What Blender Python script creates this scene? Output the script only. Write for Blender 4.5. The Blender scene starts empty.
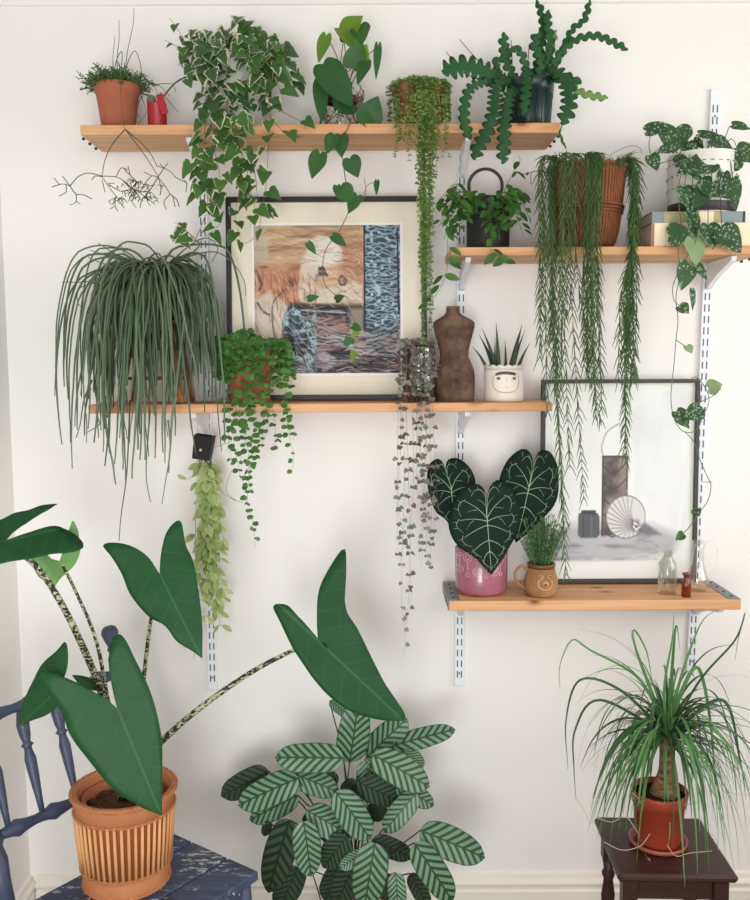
import bpy, math, random
import numpy as np
from mathutils import Vector, Matrix
random.seed(7)
rng = np.random.RandomState(5)
C = bpy.context.scene.collection
PI = math.pi
V = Vector

# ------------------------------------------------------------------ camera
F, D, ZC, PITCH, ROLL = 900.0, 2.45, 1.58, math.radians(5.4), math.radians(0.3)
fw = V((0, math.cos(PITCH), -math.sin(PITCH)))
_r = V((1, 0, 0)); _u = V((0, math.sin(PITCH), math.cos(PITCH)))
rt = _r * math.cos(ROLL) - _u * math.sin(ROLL)
up = _u * math.cos(ROLL) + _r * math.sin(ROLL)
EYE = V((0, -D, ZC))
def ray(px, py): return fw + rt * ((px - 375) / F) - up * ((py - 450) / F)
def P(px, py, Y):
    """point seen at a pixel, Y metres in front of the back wall"""
    d = ray(px, py); return EYE + d * ((D - Y) / d.y)
def PZ(px, py, z):
    d = ray(px, py); return EYE + d * ((z - ZC) / d.z)
def mpp(Y): return (D - Y) / F * 1.01
cam_d = bpy.data.cameras.new('camera'); cam = bpy.data.objects.new('camera', cam_d); C.objects.link(cam)
cam_d.sensor_fit = 'VERTICAL'; cam_d.sensor_height = 24; cam_d.lens = 24; cam_d.clip_start = 0.05
m = Matrix((rt, up, -fw)).transposed().to_4x4(); m.translation = EYE
cam.matrix_world = m
bpy.context.scene.camera = cam

# ------------------------------------------------------------------ materials
def s2l(c):
    return tuple(((x / 255) / 12.92 if x / 255 <= .04045 else ((x / 255 + .055) / 1.055) ** 2.4) for x in c[:3])
class G:
    def __init__(s, name):
        s.m = bpy.data.materials.new(name); s.m.use_nodes = True; s.nt = s.m.node_tree
        s.nt.nodes.clear(); s.out = s.n('OutputMaterial')
    def n(s, t, props=None, **ins):
        nd = s.nt.nodes.new('ShaderNode' + t)
        for k, v in (props or {}).items(): setattr(nd, k, v)
        for k, v in ins.items():
            key = int(k[1:]) if k[0] == '_' and k[1:].isdigit() else k.replace('_', ' ')
            s.set(nd.inputs[key], v)
        return nd
    def set(s, sock, v):
        if isinstance(v, bpy.types.NodeSocket): s.nt.links.new(v, sock)
        elif isinstance(v, (tuple, list)):
            if sock.type == 'RGBA': sock.default_value = (v[0], v[1], v[2], 1)
            else: sock.default_value = v
        else: sock.default_value = v
    def math(s, op, a, b=0.0, c=0.0, clamp=False):
        nd = s.nt.nodes.new('ShaderNodeMath'); nd.operation = op; nd.use_clamp = clamp
        s.set(nd.inputs[0], a); s.set(nd.inputs[1], b); s.set(nd.inputs[2], c); return nd.outputs[0]
    def mix(s, f, a, b):
        nd = s.nt.nodes.new('ShaderNodeMix'); nd.data_type = 'RGBA'
        s.set(nd.inputs[0], f); s.set(nd.inputs[6], a); s.set(nd.inputs[7], b); return nd.outputs[2]
    def ramp(s, f, stops, interp='LINEAR'):
        nd = s.nt.nodes.new('ShaderNodeValToRGB'); nd.color_ramp.interpolation = interp
        e = nd.color_ramp.elements
        while len(e) < len(stops): e.new(0.5)
        for i, (p, c) in enumerate(stops):
            e[i].position = p; e[i].color = (c, c, c, 1) if isinstance(c, (int, float)) else (*c, 1)
        s.set(nd.inputs[0], f); return nd.outputs[0]
    def obj(s): return s.n('TexCoord').outputs['Object']
    def uv(s): return s.n('UVMap').outputs[0]
    def attr(s, name): return s.n('Attribute', {'attribute_name': name}).outputs
    def mp(s, vec, sc): return s.n('Mapping', Vector=vec, Scale=sc).outputs[0]
    def noise(s, vec, scale, detail=3, rough=.5, dist=0):
        return s.n('TexNoise', Vector=vec, Scale=scale, Detail=detail, Roughness=rough, Distortion=dist).outputs[0]
    def bsdf(s, col, rough=.5, spec=.5, bump=None, bs=.3, bd=.002, **kw):
        nd = s.n('BsdfPrincipled', None, Base_Color=col, Roughness=rough)
        s.set(nd.inputs['Specular IOR Level'], spec)
        for k, v in kw.items(): s.set(nd.inputs[k.replace('_', ' ')], v)
        if bump is not None:
            b = s.n('Bump', None, Strength=bs, Distance=bd, Height=bump); s.set(nd.inputs['Normal'], b.outputs[0])
        return nd.outputs[0]
    def done(s, sh): s.nt.links.new(sh, s.out.inputs[0]); return s.m

def plain(name, c, rough=.5, spec=.5, var=.08, sc=30, bs=.15, **kw):
    g = G(name); c = s2l(c); nz = g.noise(g.obj(), sc, 4)
    col = g.mix(nz, tuple(x * (1 - var) for x in c), tuple(min(1, x * (1 + var)) for x in c))
    return g.done(g.bsdf(col, rough, spec, nz, bs, .001, **kw))
def leafmat(name, c1, c2, rough=.42, spec=.35, edge=None, ew=.72, spots=None, spot_sc=60, trans=.18, var_noise=.35, fleck=None):
    g = G(name); a = g.attr('rnd')[2]
    nz = g.noise(g.obj(), 25, 3)
    f = g.math('ADD', g.math('MULTIPLY', a, 1 - var_noise), g.math('MULTIPLY', nz, var_noise), clamp=True)
    col = g.mix(f, s2l(c1), s2l(c2))
    if edge:
        e = g.attr('edge')[2]
        e2 = g.math('ADD', e, g.math('MULTIPLY', g.math('SUBTRACT', g.noise(g.obj(), 140, 2), .5), .7))
        e3 = g.math('ADD', e2, g.math('MULTIPLY', g.math('SUBTRACT', a, .5), .35))
        col = g.mix(g.ramp(e3, [(ew, 0), (ew + .12, 1)]), col, s2l(edge))
    if spots:
        vo = g.n('TexVoronoi', None, Vector=g.obj(), Scale=spot_sc).outputs[0]
        sp = g.math('MULTIPLY', g.ramp(vo, [(.3, 1), (.42, 0)]), g.ramp(g.noise(g.obj(), 35, 2), [(.38, 0), (.5, 1)]))
        col = g.mix(g.math('MULTIPLY', sp, .8), col, s2l(spots))
    b = g.bsdf(col, rough, spec, nz, .1, .001)
    t = g.n('BsdfTranslucent', None, Color=g.mix(.4, col, s2l((170, 200, 60)))).outputs[0]
    return g.done(g.n('MixShader', None, _0=trans, _1=b, _2=t).outputs[0])

M = {}
def wood(name, light, dark, knot, sx=1.0, rough=.55, axis=0, chips=None, spec=.3):
    g = G(name); o = g.obj()
    sc = [60, 60, 60]; sc[axis] = 3.0
    gr = g.noise(g.mp(o, tuple(sc)), 1.0 * sx, 6, .6, 1.0)
    sc2 = [16, 16, 16]; sc2[axis] = 1.1
    gr2 = g.noise(g.mp(o, tuple(sc2)), 1.0, 3, .5, 1.5)
    sc3 = [1, 1, 1]; sc3[axis] = .55
    vo = g.n('TexVoronoi', None, Vector=g.mp(o, tuple(sc3)), Scale=13.0).outputs[0]
    f = g.math('ADD', g.math('MULTIPLY', gr, .55), g.math('MULTIPLY', gr2, .6))
    col = g.mix(g.ramp(f, [(.42, 0), (.72, 1)]), s2l(light), s2l(dark))
    col = g.mix(g.ramp(vo, [(.05, 1), (.12, .35), (.2, 0)]), col, s2l(knot))
    if chips:
        ch = g.noise(g.mp(o, tuple([90 if i != axis else 26 for i in range(3)])), 1.0, 5, .65, .4)
        big = g.noise(o, 7, 3)
        k = g.ramp(g.math('ADD', ch, g.math('MULTIPLY', g.math('SUBTRACT', big, .5), .45)), [(.605, 0), (.622, 1)])
        col = g.mix(k, col, s2l(chips))
    return g.done(g.bsdf(col, rough, spec, f, .12, .001))

M['pine'] = wood('pine', (226, 180, 134), (196, 140, 94), (132, 80, 48))
M['wall'] = plain('wall_paint', (240, 237, 233), .85, .2, .012, 3, .05)
M['trim'] = plain('trim_paint', (238, 232, 220), .5, .4, .01, 5, .02)
M['floor'] = wood('floor_boards', (150, 130, 110), (105, 85, 68), (70, 50, 35))
M['white_metal'] = plain('white_powder_coat', (236, 238, 242), .4, .5, .01, 20, .02)
M['slot'] = plain('slot_shadow_steel', (88, 92, 100), .6, .3, .05)
M['steel'] = plain('dull_steel_strip', (122, 132, 134), .45, .5, .15, 60, .1, Metallic=.4)
M['dark_metal'] = plain('dark_screw', (45, 42, 42), .5)
M['black'] = plain('black_frame_paint', (30, 27, 27), .4, .5, .05)
M['frame_grey'] = plain('charcoal_frame', (66, 63, 62), .5, .4, .08)
M['soil'] = plain('potting_soil', (58, 42, 32), .95, .1, .5, 160, 1.0)
M['bark'] = plain('bark_chips', (88, 62, 44), .9, .1, .6, 120, 1.0)
def terracotta(name, c, c2, sc=14):
    g = G(name); o = g.obj(); n1 = g.noise(o, sc, 5, .6); n2 = g.noise(o, sc * 5, 3)
    col = g.mix(g.ramp(n1, [(.35, 0), (.7, 1)]), s2l(c), s2l(c2))
    return g.done(g.bsdf(col, .75, .2, n2, .2, .001))
M['terra'] = terracotta('terracotta', (176, 104, 80), (158, 92, 68))
M['terra_old'] = terracotta('rusty_terracotta', (132, 62, 46), (172, 118, 84), 30)
M['terra_red'] = terracotta('red_terracotta', (172, 74, 46), (188, 92, 58))
M['terra_plastic'] = plain('terracotta_plastic', (162, 66, 44), .35, .5, .05)
M['grey_cer'] = plain('pale_grey_ceramic', (176, 174, 168), .5)
M['saucer'] = plain('saucer_plastic', (168, 84, 66), .4, .5, .05)
M['red'] = plain('red_paint', (166, 26, 34), .4, .5, .1)
M['white_cer'] = plain('white_ceramic', (226, 222, 214), .3, .5, .03)
M['cream_cer'] = plain('cream_ceramic', (232, 222, 206), .45, .4, .03)
M['green_plastic'] = plain('dark_green_plastic', (18, 48, 46), .28, .6, .1)
M['black_pot'] = plain('matt_black_pot', (38, 36, 37), .6, .35, .1)
M['hang_pot'] = plain('black_fibre_pot', (30, 24, 26), .7, .3, .4, 90, .4)
M['iron'] = plain('brown_iron_ring', (58, 40, 36), .45, .5, .1)
M['blue_glaze'] = plain('dark_blue_glaze', (34, 52, 78), .25, .6, .3, 20)
M['ink'] = plain('black_glaze_paint', (28, 26, 30), .5, .3, .02)
M['blush'] = plain('pink_glaze_paint', (190, 120, 120), .5, .3, .02)
M['string'] = plain('pale_string', (190, 180, 165), .8)
M['stem_green'] = plain('green_stem', (88, 116, 58), .6)
M['stem_brown'] = plain('brown_stem', (98, 74, 58), .7)
M['stem_red'] = plain('reddish_stem', (118, 84, 56), .7)
M['stem_dark'] = plain('dark_wiry_stem', (52, 60, 44), .6)
M['stem_mauve'] = plain('mauve_thread_stem', (120, 96, 100), .6)
M['dried'] = plain('dried_leaf_tip', (196, 184, 156), .7)

# plant materials
M['rhip'] = leafmat('mistletoe_cactus_green', (62, 98, 52), (96, 132, 68))
M['wiry'] = leafmat('wiry_stem_green', (48, 58, 38), (84, 96, 60), trans=.05)
M['ivy'] = leafmat('variegated_ivy', (34, 70, 38), (74, 108, 62), edge=(210, 212, 180), ew=.74)
M['ivy_green'] = leafmat('green_ivy', (34, 78, 34), (76, 118, 54), edge=(190, 202, 150), ew=.96)
M['philo'] = leafmat('philodendron_green', (30, 78, 40), (54, 102, 48), rough=.45, spec=.3)
M['philo_lime'] = leafmat('lime_philodendron', (78, 122, 42), (128, 154, 52), trans=.3)
M['bead'] = leafmat('tiny_round_leaf', (52, 98, 44), (160, 182, 100), trans=.25)
M['fish'] = leafmat('fishbone_green', (24, 72, 38), (50, 104, 54), rough=.42, spec=.3)
M['fish_lt'] = leafmat('fishbone_light_green', (80, 128, 62), (120, 160, 84), rough=.4)
M['hoya'] = leafmat('hoya_green', (28, 62, 32), (74, 124, 50))
M['linear'] = leafmat('linear_leaf_green', (46, 76, 40), (96, 126, 66))
M['scin'] = leafmat('silver_spotted_leaf', (26, 62, 38), (50, 88, 52), spots=(156, 180, 150), spot_sc=135, rough=.4)
M['scin_back'] = leafmat('pale_leaf_back', (124, 152, 108), (148, 172, 126))
M['bigrhip'] = leafmat('grey_green_stem', (56, 76, 56), (112, 130, 100), trans=.05)
M['round'] = leafmat('bright_round_leaf', (44, 90, 40), (92, 142, 68), trans=.2)
M['hearts'] = leafmat('grey_heart_leaf', (70, 88, 74), (150, 152, 138), trans=.08)
M['hearts_pk'] = leafmat('mauve_heart_leaf', (96, 76, 76), (136, 112, 106), trans=.08)
M['spike'] = leafmat('dark_spiky_leaf', (28, 46, 36), (60, 78, 56), trans=0)
M['tuft'] = leafmat('fresh_tuft_green', (56, 96, 50), (104, 142, 84), trans=.1)
M['disch'] = leafmat('pale_variegated_leaf', (136, 160, 92), (190, 202, 140), edge=(218, 224, 176), ew=.86, trans=.25)
M['palm'] = leafmat('palm_strap_green', (44, 92, 46), (104, 154, 90), trans=.12, rough=.4)
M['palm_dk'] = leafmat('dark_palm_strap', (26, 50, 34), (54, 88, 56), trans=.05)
def bigleaf(name, c1, c2, vein, vs=7.0, vstr=.35):
    g = G(name); u = g.uv(); sep = g.n('SeparateXYZ', None, Vector=u); x = g.math('ABSOLUTE', sep.outputs[0]); y = sep.outputs[1]
    t = g.math('SUBTRACT', y, g.math('MULTIPLY', x, .75))
    fr = g.math('ABSOLUTE', g.math('SUBTRACT', g.math('FRACT', g.math('MULTIPLY', t, vs)), .5))
    line = g.ramp(fr, [(.0, 1), (.05, 0)])
    mid = g.ramp(x, [(.006, 1), (.014, 0)])
    f = g.math('MAXIMUM', g.math('MULTIPLY', line, .55), mid)
    nz = g.noise(u, 4, 4)
    col = g.mix(nz, s2l(c1), s2l(c2)); col = g.mix(g.math('MULTIPLY', f, vstr), col, s2l(vein))
    b = g.bsdf(col, .5, .2, g.math('MULTIPLY', f, -1), .2, .002)
    tr = g.n('BsdfTranslucent', None, Color=g.mix(.3, col, s2l((150, 200, 60)))).outputs[0]
    return g.done(g.n('MixShader', None, _0=.12, _1=b, _2=tr).outputs[0])
M['aloc'] = bigleaf('alocasia_leaf', (20, 62, 32), (38, 88, 46), (96, 140, 92), 5.0, .22)
M['aloc_lt'] = bigleaf('pale_alocasia_leaf', (90, 140, 80), (128, 168, 100), (170, 200, 140))
M['anth'] = leafmat('velvet_dark_leaf', (8, 26, 20), (18, 42, 30), rough=.6, spec=.15, trans=.03)
M['vein'] = plain('pale_vein', (176, 200, 168), .6, .2, .1, 80)
def zebra():
    g = G('mottled_petiole'); o = g.obj()
    n1 = g.noise(g.mp(o, (1, 1, 1.8)), 120, 3, .5, .3)
    n2 = g.noise(o, 30, 2)
    k = g.ramp(g.math('ADD', n1, g.math('MULTIPLY', g.math('SUBTRACT', n2, .5), .3)), [(.44, 0), (.5, 1)])
    return g.done(g.bsdf(g.mix(k, s2l((168, 174, 132)), s2l((40, 34, 32))), .5, .3))
M['zebra'] = zebra()
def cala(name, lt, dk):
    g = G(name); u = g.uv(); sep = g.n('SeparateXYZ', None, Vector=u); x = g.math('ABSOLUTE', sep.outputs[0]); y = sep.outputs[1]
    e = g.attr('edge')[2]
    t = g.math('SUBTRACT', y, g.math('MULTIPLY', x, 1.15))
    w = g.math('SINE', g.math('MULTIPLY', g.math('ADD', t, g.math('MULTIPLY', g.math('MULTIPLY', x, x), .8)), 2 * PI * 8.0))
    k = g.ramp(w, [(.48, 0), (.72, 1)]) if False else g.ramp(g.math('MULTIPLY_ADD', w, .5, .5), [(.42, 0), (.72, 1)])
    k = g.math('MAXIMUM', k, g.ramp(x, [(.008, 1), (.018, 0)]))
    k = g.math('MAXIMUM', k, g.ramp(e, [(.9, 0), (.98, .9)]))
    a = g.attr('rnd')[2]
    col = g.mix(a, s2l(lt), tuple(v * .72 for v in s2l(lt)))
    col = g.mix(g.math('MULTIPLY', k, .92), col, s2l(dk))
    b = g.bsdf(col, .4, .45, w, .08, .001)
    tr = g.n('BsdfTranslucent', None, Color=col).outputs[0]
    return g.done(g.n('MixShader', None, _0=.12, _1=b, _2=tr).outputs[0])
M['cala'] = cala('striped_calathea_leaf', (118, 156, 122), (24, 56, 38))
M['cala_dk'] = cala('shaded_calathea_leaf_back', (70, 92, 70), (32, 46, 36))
def wicker(name, c1, c2, sc=(1, 1, 1), f=70):
    g = G(name); u = g.uv()
    wa = g.n('TexWave', {'bands_direction': 'Y'}, Vector=g.mp(u, sc), Scale=f, Distortion=1.5, Detail=2.0).outputs[1]
    wb = g.n('TexWave', {'bands_direction': 'X'}, Vector=g.mp(u, sc), Scale=f * .6, Distortion=2.0, Detail=2.0).outputs[1]
    nz = g.noise(g.obj(), 60, 4)
    h = g.math('MULTIPLY', wa, wb)
    col = g.mix(g.math('ADD', g.math('MULTIPLY', h, .6), g.math('MULTIPLY', nz, .5)), s2l(c1), s2l(c2))
    return g.done(g.bsdf(col, .6, .3, h, .5, .002))
M['wicker'] = wicker('brown_wicker', (66, 32, 18), (196, 124, 80), f=32)
M['cane'] = wicker('orange_cane_band', (176, 106, 66), (214, 146, 98), f=55)
M['reed'] = wood('pale_reed', (222, 168, 112), (196, 134, 82), (130, 80, 45), axis=2)
M['reed_dk'] = plain('dark_reed_gap', (140, 82, 46), .7, .2, .3, 90)
M['blue_wood'] = wood('worn_blue_paint', (74, 84, 108), (46, 54, 74), (50, 55, 66), chips=(168, 168, 166), rough=.55)
M['blue_turned'] = plain('blue_painted_turning', (62, 70, 90), .45, .45, .22, 40)
M['dark_wood'] = wood('dark_stained_wood', (66, 38, 32), (44, 24, 22), (28, 15, 14), rough=.42, spec=.45)
M['stand_wood'] = wood('orange_brown_wood', (190, 122, 76), (160, 94, 54), (110, 60, 35), axis=2)
M['bust'] = terracotta('mottled_brown_carving', (72, 54, 46), (124, 98, 80), 24)
def trunkm():
    g = G('ringed_palm_trunk'); o = g.obj()
    n = g.noise(g.mp(o, (1, 1, 5)), 40, 4); col = g.ramp(n, [(.3, s2l((92, 64, 44))), (.55, s2l((150, 112, 78))), (.75, s2l((178, 144, 104)))])
    return g.done(g.bsdf(col, .85, .2, n, .5, .003))
M['trunk'] = trunkm()
def glassy(name, tint, gl=.12, rough=.03, face=.55, dens=1.0):
    g = G(name)
    lw = g.n('LayerWeight', None, Blend=.35)
    f = g.math('ADD', g.math('MULTIPLY', lw.outputs[1], face), gl, clamp=True)
    tr = g.n('BsdfTransparent', None, Color=s2l(tint)).outputs[0]
    gs = g.n('BsdfGlossy', None, Color=(1, 1, 1), Roughness=rough).outputs[0]
    return g.done(g.n('MixShader', None, _0=f, _1=tr, _2=gs).outputs[0])
M['glass'] = glassy('clear_glass', (253, 254, 253), .035, face=.34)
M['pane'] = glassy('picture_glass', (253, 253, 252), .012, .02, .12)
M['amber'] = plain('amber_glass', (112, 42, 22), .12, .7, .1, 20, 0)
M['smoke'] = glassy('smoky_glass', (196, 188, 190), .1, face=.5)
def pinkm():
    g = G('pink_glaze'); sep = g.n('SeparateXYZ', None, Vector=g.obj()); z = sep.outputs[2]
    n = g.noise(g.obj(), 40, 3)
    col = g.mix(n, s2l((146, 78, 96)), s2l((170, 104, 120)))
    return g.done(g.bsdf(col, .22, .6, n, .1, .001, Coat_Weight=.4))
M['pink'] = pinkm()
M['pink_line'] = plain('pale_pink_relief', (226, 178, 190), .3, .5, .03)
M['mug'] = terracotta('caramel_glaze', (148, 106, 70), (176, 136, 96), 20)
M['mug_lt'] = plain('pale_caramel_relief', (190, 150, 106), .25, .6, .1)
M['mug_dk'] = plain('brown_mug_rim', (112, 70, 42), .3, .5, .1)
M['paper'] = plain('page_block', (226, 208, 178), .8, .2, .06, 200)
M['book_y'] = terracotta('yellowish_book_cover', (186, 170, 120), (150, 152, 128), 40)
M['book_b'] = plain('blue_grey_book_band', (128, 142, 146), .6)
M['book_c'] = plain('cream_book_cover', (234, 220, 188), .6)
M['book_brown'] = plain('brown_book_cover', (150, 118, 94), .7)
M['mat_cream'] = plain('cream_mount', (242, 233, 214), .8, .2, .01)
M['mat_white'] = plain('white_mount', (246, 246, 244), .8, .2, .01)
def vcol(name):
    g = G(name); return g.done(g.bsdf(g.attr('Col')[0], .7, .15))
M['art'] = vcol('printed_picture')

# ------------------------------------------------------------------ mesh builder
class MB:
    def __init__(s): s.v = []; s.f = []; s.m = []; s.uv = []; s.e = []; s.r = []; s.sm = []
    def add(s, vs, fs, mat=0, uv=None, edge=None, rnd=None, smooth=True):
        o = len(s.v); n = len(vs); s.v += [tuple(p) for p in vs]
        s.f += [tuple(i + o for i in f) for f in fs]; s.m += [mat] * len(fs); s.sm += [smooth] * len(fs)
        s.uv += uv if uv else [(0, 0)] * n
        s.e += edge if edge else [0.0] * n
        s.r += [random.random() if rnd is None else rnd] * n
        return s
    def box(s, c, size, mat=0, M3=None, bev=0):
        hx, hy, hz = size[0] / 2, size[1] / 2, size[2] / 2
        vs = []
        if bev:
            b = min(bev, hx * .9, hy * .9, hz * .9)
            pts = []
            # 24-vertex bevelled box
            for sx in (-1, 1):
                for sy in (-1, 1):
                    for sz in (-1, 1):
                        pts += [V((sx * hx, sy * (hy - b), sz * (hz - b))), V((sx * (hx - b), sy * hy, sz * (hz - b))), V((sx * (hx - b), sy * (hy - b), sz * hz))]
            import bmesh
            bm = bmesh.new(); [bm.verts.new(p) for p in pts]
            bmesh.ops.convex_hull(bm, input=bm.verts)
            bm.verts.index_update(); bm.faces.ensure_lookup_table()
            vs = [v.co.copy() for v in bm.verts]; fs = [tuple(v.index for v in f.verts) for f in bm.faces]; bm.free()
        else:
            vs = [V((x * hx, y * hy, z * hz)) for x in (-1, 1) for y in (-1, 1) for z in (-1, 1)]
            fs = [(0, 1, 3, 2), (4, 6, 7, 5), (0, 4, 5, 1), (2, 3, 7, 6), (0, 2, 6, 4), (1, 5, 7, 3)]
        if M3 is not None: vs = [M3 @ v for v in vs]
        c = V(c); return s.add([v + c for v in vs], fs, mat, smooth=False)
    def tube(s, pts, r, sides=6, mat=0, cap=True, rnd=None, flat=None):
        pts = [V(p) for p in pts]; n = len(pts)
        if n < 2: return s
        rr = r if isinstance(r, (list, tuple)) else [r] * n
        t0 = (pts[1] - pts[0]).normalized()
        a = t0.orthogonal().normalized(); vs = []; uv = []; ln = 0
        for i in range(n):
            t = (pts[min(i + 1, n - 1)] - pts[max(i - 1, 0)])
            if t.length < 1e-9: t = t0
            t = t.normalized(); a = (a - t * a.dot(t))
            a = a.normalized() if a.length > 1e-6 else t.orthogonal().normalized()
            b = t.cross(a)
            if i: ln += (pts[i] - pts[i - 1]).length
            for k in range(sides):
                q = 2 * PI * k / sides
                vs.append(pts[i] + (a * math.cos(q) + b * math.sin(q)) * rr[i]); uv.append((k / sides, ln * 10))
        fs = [(i * sides + k, i * sides + (k + 1) % sides, (i + 1) * sides + (k + 1) % sides, (i + 1) * sides + k) for i in range(n - 1) for k in range(sides)]
        if cap: fs += [tuple(range(sides))[::-1], tuple((n - 1) * sides + k for k in range(sides))]
        return s.add(vs, fs, mat, uv, rnd=rnd)
    def lathe(s, c, prof, seg=32, mat=0, squash=1.0, wob=None):
        c = V(c); vs = []; uv = []; n = len(prof)
        for j, (r, z) in enumerate(prof):
            for k in range(seg + 0):
                q = 2 * PI * k / seg; w = wob(q, z) if wob else 1
                vs.append(c + V((math.cos(q) * r * w, math.sin(q) * r * squash * w, z))); uv.append((abs(k / seg * 2 - 1), z * 4))
        fs = [(j * seg + k, j * seg + (k + 1) % seg, (j + 1) * seg + (k + 1) % seg, (j + 1) * seg + k) for j in range(n - 1) for k in range(seg)]
        if prof[0][0] > 1e-6: fs.append(tuple(range(seg))[::-1])
        return s.add(vs, fs, mat, uv)
    def ball(s, c, r, mat=0, seg=10, rings=6, sc=(1, 1, 1)):
        c = V(c); vs = [c + V((0, 0, -r * sc[2]))]
        for i in range(1, rings):
            a = PI * i / rings - PI / 2
            for k in range(seg):
                q = 2 * PI * k / seg; vs.append(c + V((math.cos(a) * math.cos(q) * r * sc[0], math.cos(a) * math.sin(q) * r * sc[1], math.sin(a) * r * sc[2])))
        vs.append(c + V((0, 0, r * sc[2]))); fs = []
        for k in range(seg):
            fs.append((0, 1 + (k + 1) % seg, 1 + k)); fs.append((len(vs) - 1, len(vs) - 1 - seg + k, len(vs) - 1 - seg + (k + 1) % seg))
        for i in range(rings - 2):
            for k in range(seg): fs.append((1 + i * seg + k, 1 + i * seg + (k + 1) % seg, 1 + (i + 1) * seg + (k + 1) % seg, 1 + (i + 1) * seg + k))
        return s.add(vs, fs, mat)
    def build(s, name, mats, parent=None, origin=None, solid=0, col=None, bevel=0):
        off = V((0, 0, 0))
        if parent is not None:
            q = parent
            while q is not None: off += q.location; q = q.parent
        if origin is not None: off = off + V(origin) if parent is None else off
        me = bpy.data.meshes.new(name)
        me.from_pydata([(p[0] - off[0], p[1] - off[1], p[2] - off[2]) for p in s.v], [], s.f)
        for mm in (mats if isinstance(mats, (list, tuple)) else [mats]): me.materials.append(M[mm] if isinstance(mm, str) else mm)
        me.polygons.foreach_set('material_index', s.m); me.polygons.foreach_set('use_smooth', s.sm)
        ul = me.uv_layers.new(name='UVMap'); idx = np.empty(len(me.loops), dtype=np.int32); me.loops.foreach_get('vertex_index', idx)
        ul.data.foreach_set('uv', np.array(s.uv, dtype=np.float32)[idx].ravel())
        a = me.attributes.new('edge', 'FLOAT', 'POINT'); a.data.foreach_set('value', s.e)
        a = me.attributes.new('rnd', 'FLOAT', 'POINT'); a.data.foreach_set('value', s.r)
        if col is not None:
            a = me.color_attributes.new('Col', 'FLOAT_COLOR', 'POINT'); a.data.foreach_set('color', np.array(col, dtype=np.float32).ravel())
        me.update()
        o = bpy.data.objects.new(name, me); C.objects.link(o)
        if parent is not None: o.parent = parent
        elif origin is not None: o.location = origin
        if solid:
            md = o.modifiers.new('thickness', 'SOLIDIFY'); md.thickness = solid; md.offset = -1
        if bevel:
            md = o.modifiers.new('bevel', 'BEVEL'); md.width = bevel; md.segments = 2; md.limit_method = 'ANGLE'
        return o

def tag(o, label, cat, group=None):
    o['label'] = label; o['category'] = cat
    if group: o['group'] = group
    return o
def thing(name, loc, label, cat, group=None):
    o = bpy.data.objects.new(name, None); C.objects.link(o); o.location = loc; o.empty_display_size = .05
    return tag(o, label, cat, group)
def struct(o): o['kind'] = 'structure'; return o

def smooth(pts, step=.01):
    """Catmull-Rom through points, resampled about every step metres"""
    pts = [V(p) for p in pts]
    if len(pts) == 2:
        n = max(2, int((pts[1] - pts[0]).length / step)); return [pts[0].lerp(pts[1], i / n) for i in range(n + 1)]
    q = [pts[0] * 2 - pts[1]] + pts + [pts[-1] * 2 - pts[-2]]; out = []
    for i in range(1, len(q) - 2):
        p0, p1, p2, p3 = q[i - 1:i + 3]; n = max(1, int((p2 - p1).length / step))
        for k in range(n):
            t = k / n
            out.append(.5 * ((2 * p1) + (p2 - p0) * t + (2 * p0 - 5 * p1 + 4 * p2 - p3) * t * t + (3 * p1 - p0 - 3 * p2 + p3) * t ** 3))
    out.append(pts[-1]); return out
def PP(lst, Y=None): return [P(a[0], a[1], a[2] if len(a) > 2 else Y) for a in lst]
def taper(n, a, b): return [a + (b - a) * i / max(1, n - 1) for i in range(n)]

# ------------------------------------------------------------------ leaves
SH = {
 'heart': [(0, 0), (.07, -.09), (.2, -.15), (.35, -.1), (.46, .05), (.5, .22), (.45, .42), (.33, .63), (.17, .83), (.05, .96), (0, 1)],
 'cord': [(0, 0), (.1, -.05), (.3, -.06), (.46, .06), (.5, .28), (.44, .5), (.3, .74), (.12, .93), (0, 1)],
 'oval': [(0, 0), (.2, .05), (.38, .18), (.49, .38), (.5, .52), (.42, .72), (.25, .9), (.1, .98), (0, 1)],
 'lance': [(0, 0), (.22, .1), (.42, .26), (.5, .42), (.45, .6), (.3, .8), (.12, .94), (0, 1)],
 'cala': [(0, 0), (.22, .03), (.42, .13), (.5, .32), (.5, .55), (.45, .74), (.3, .9), (.12, .97), (0, 1)],
 'ivy': [(0, 0), (.1, -.1), (.3, -.16), (.5, -.04), (.5, .14), (.4, .26), (.36, .44), (.2, .68), (.08, .9), (0, 1)],
 'round': [(0, 0), (.3, .06), (.48, .28), (.5, .52), (.38, .82), (.18, .97), (0, 1)],
 'tiny': [(0, 0), (.42, .25), (.42, .7), (0, 1)],
 'dia': [(0, 0), (.5, .45), (0, 1)],
}
SHD = {}
def mids(R, L=None):
    L = L or R; out = [0.0]; n = len(R)
    top = max(R[-1][1], 1e-6)
    for i in range(1, n):
        y = min(R[i][1], L[i][1]) * .5 + max(R[i][1], L[i][1]) * .5
        out.append(max(out[-1] + top * .01, y * .92 if i < n - 1 else R[-1][1]))
    out[-1] = R[-1][1]
    return [min(o, R[-1][1]) for o in out]
def leafcore(mb, R, L, Ln, mapf, k=1, mat=0, rnd=None):
    md = mids(R, L); n = len(R); vs = []; uv = []; ed = []; W = 2 * k + 1
    for i in range(n):
        for j in range(-k, k + 1):
            t = abs(j) / k; e = (R if j > 0 else L)[i]
            x = e[0] * t; y = md[i] + (e[1] - md[i]) * t
            vs.append(mapf(x, y, t)); uv.append((x / Ln, y / Ln)); ed.append(t)
    fs = [(i * W + j, i * W + j + 1, (i + 1) * W + j + 1, (i + 1) * W + j) for i in range(n - 1) for j in range(W - 1)]
    mb.add(vs, fs, mat, uv, ed, rnd)
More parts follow.
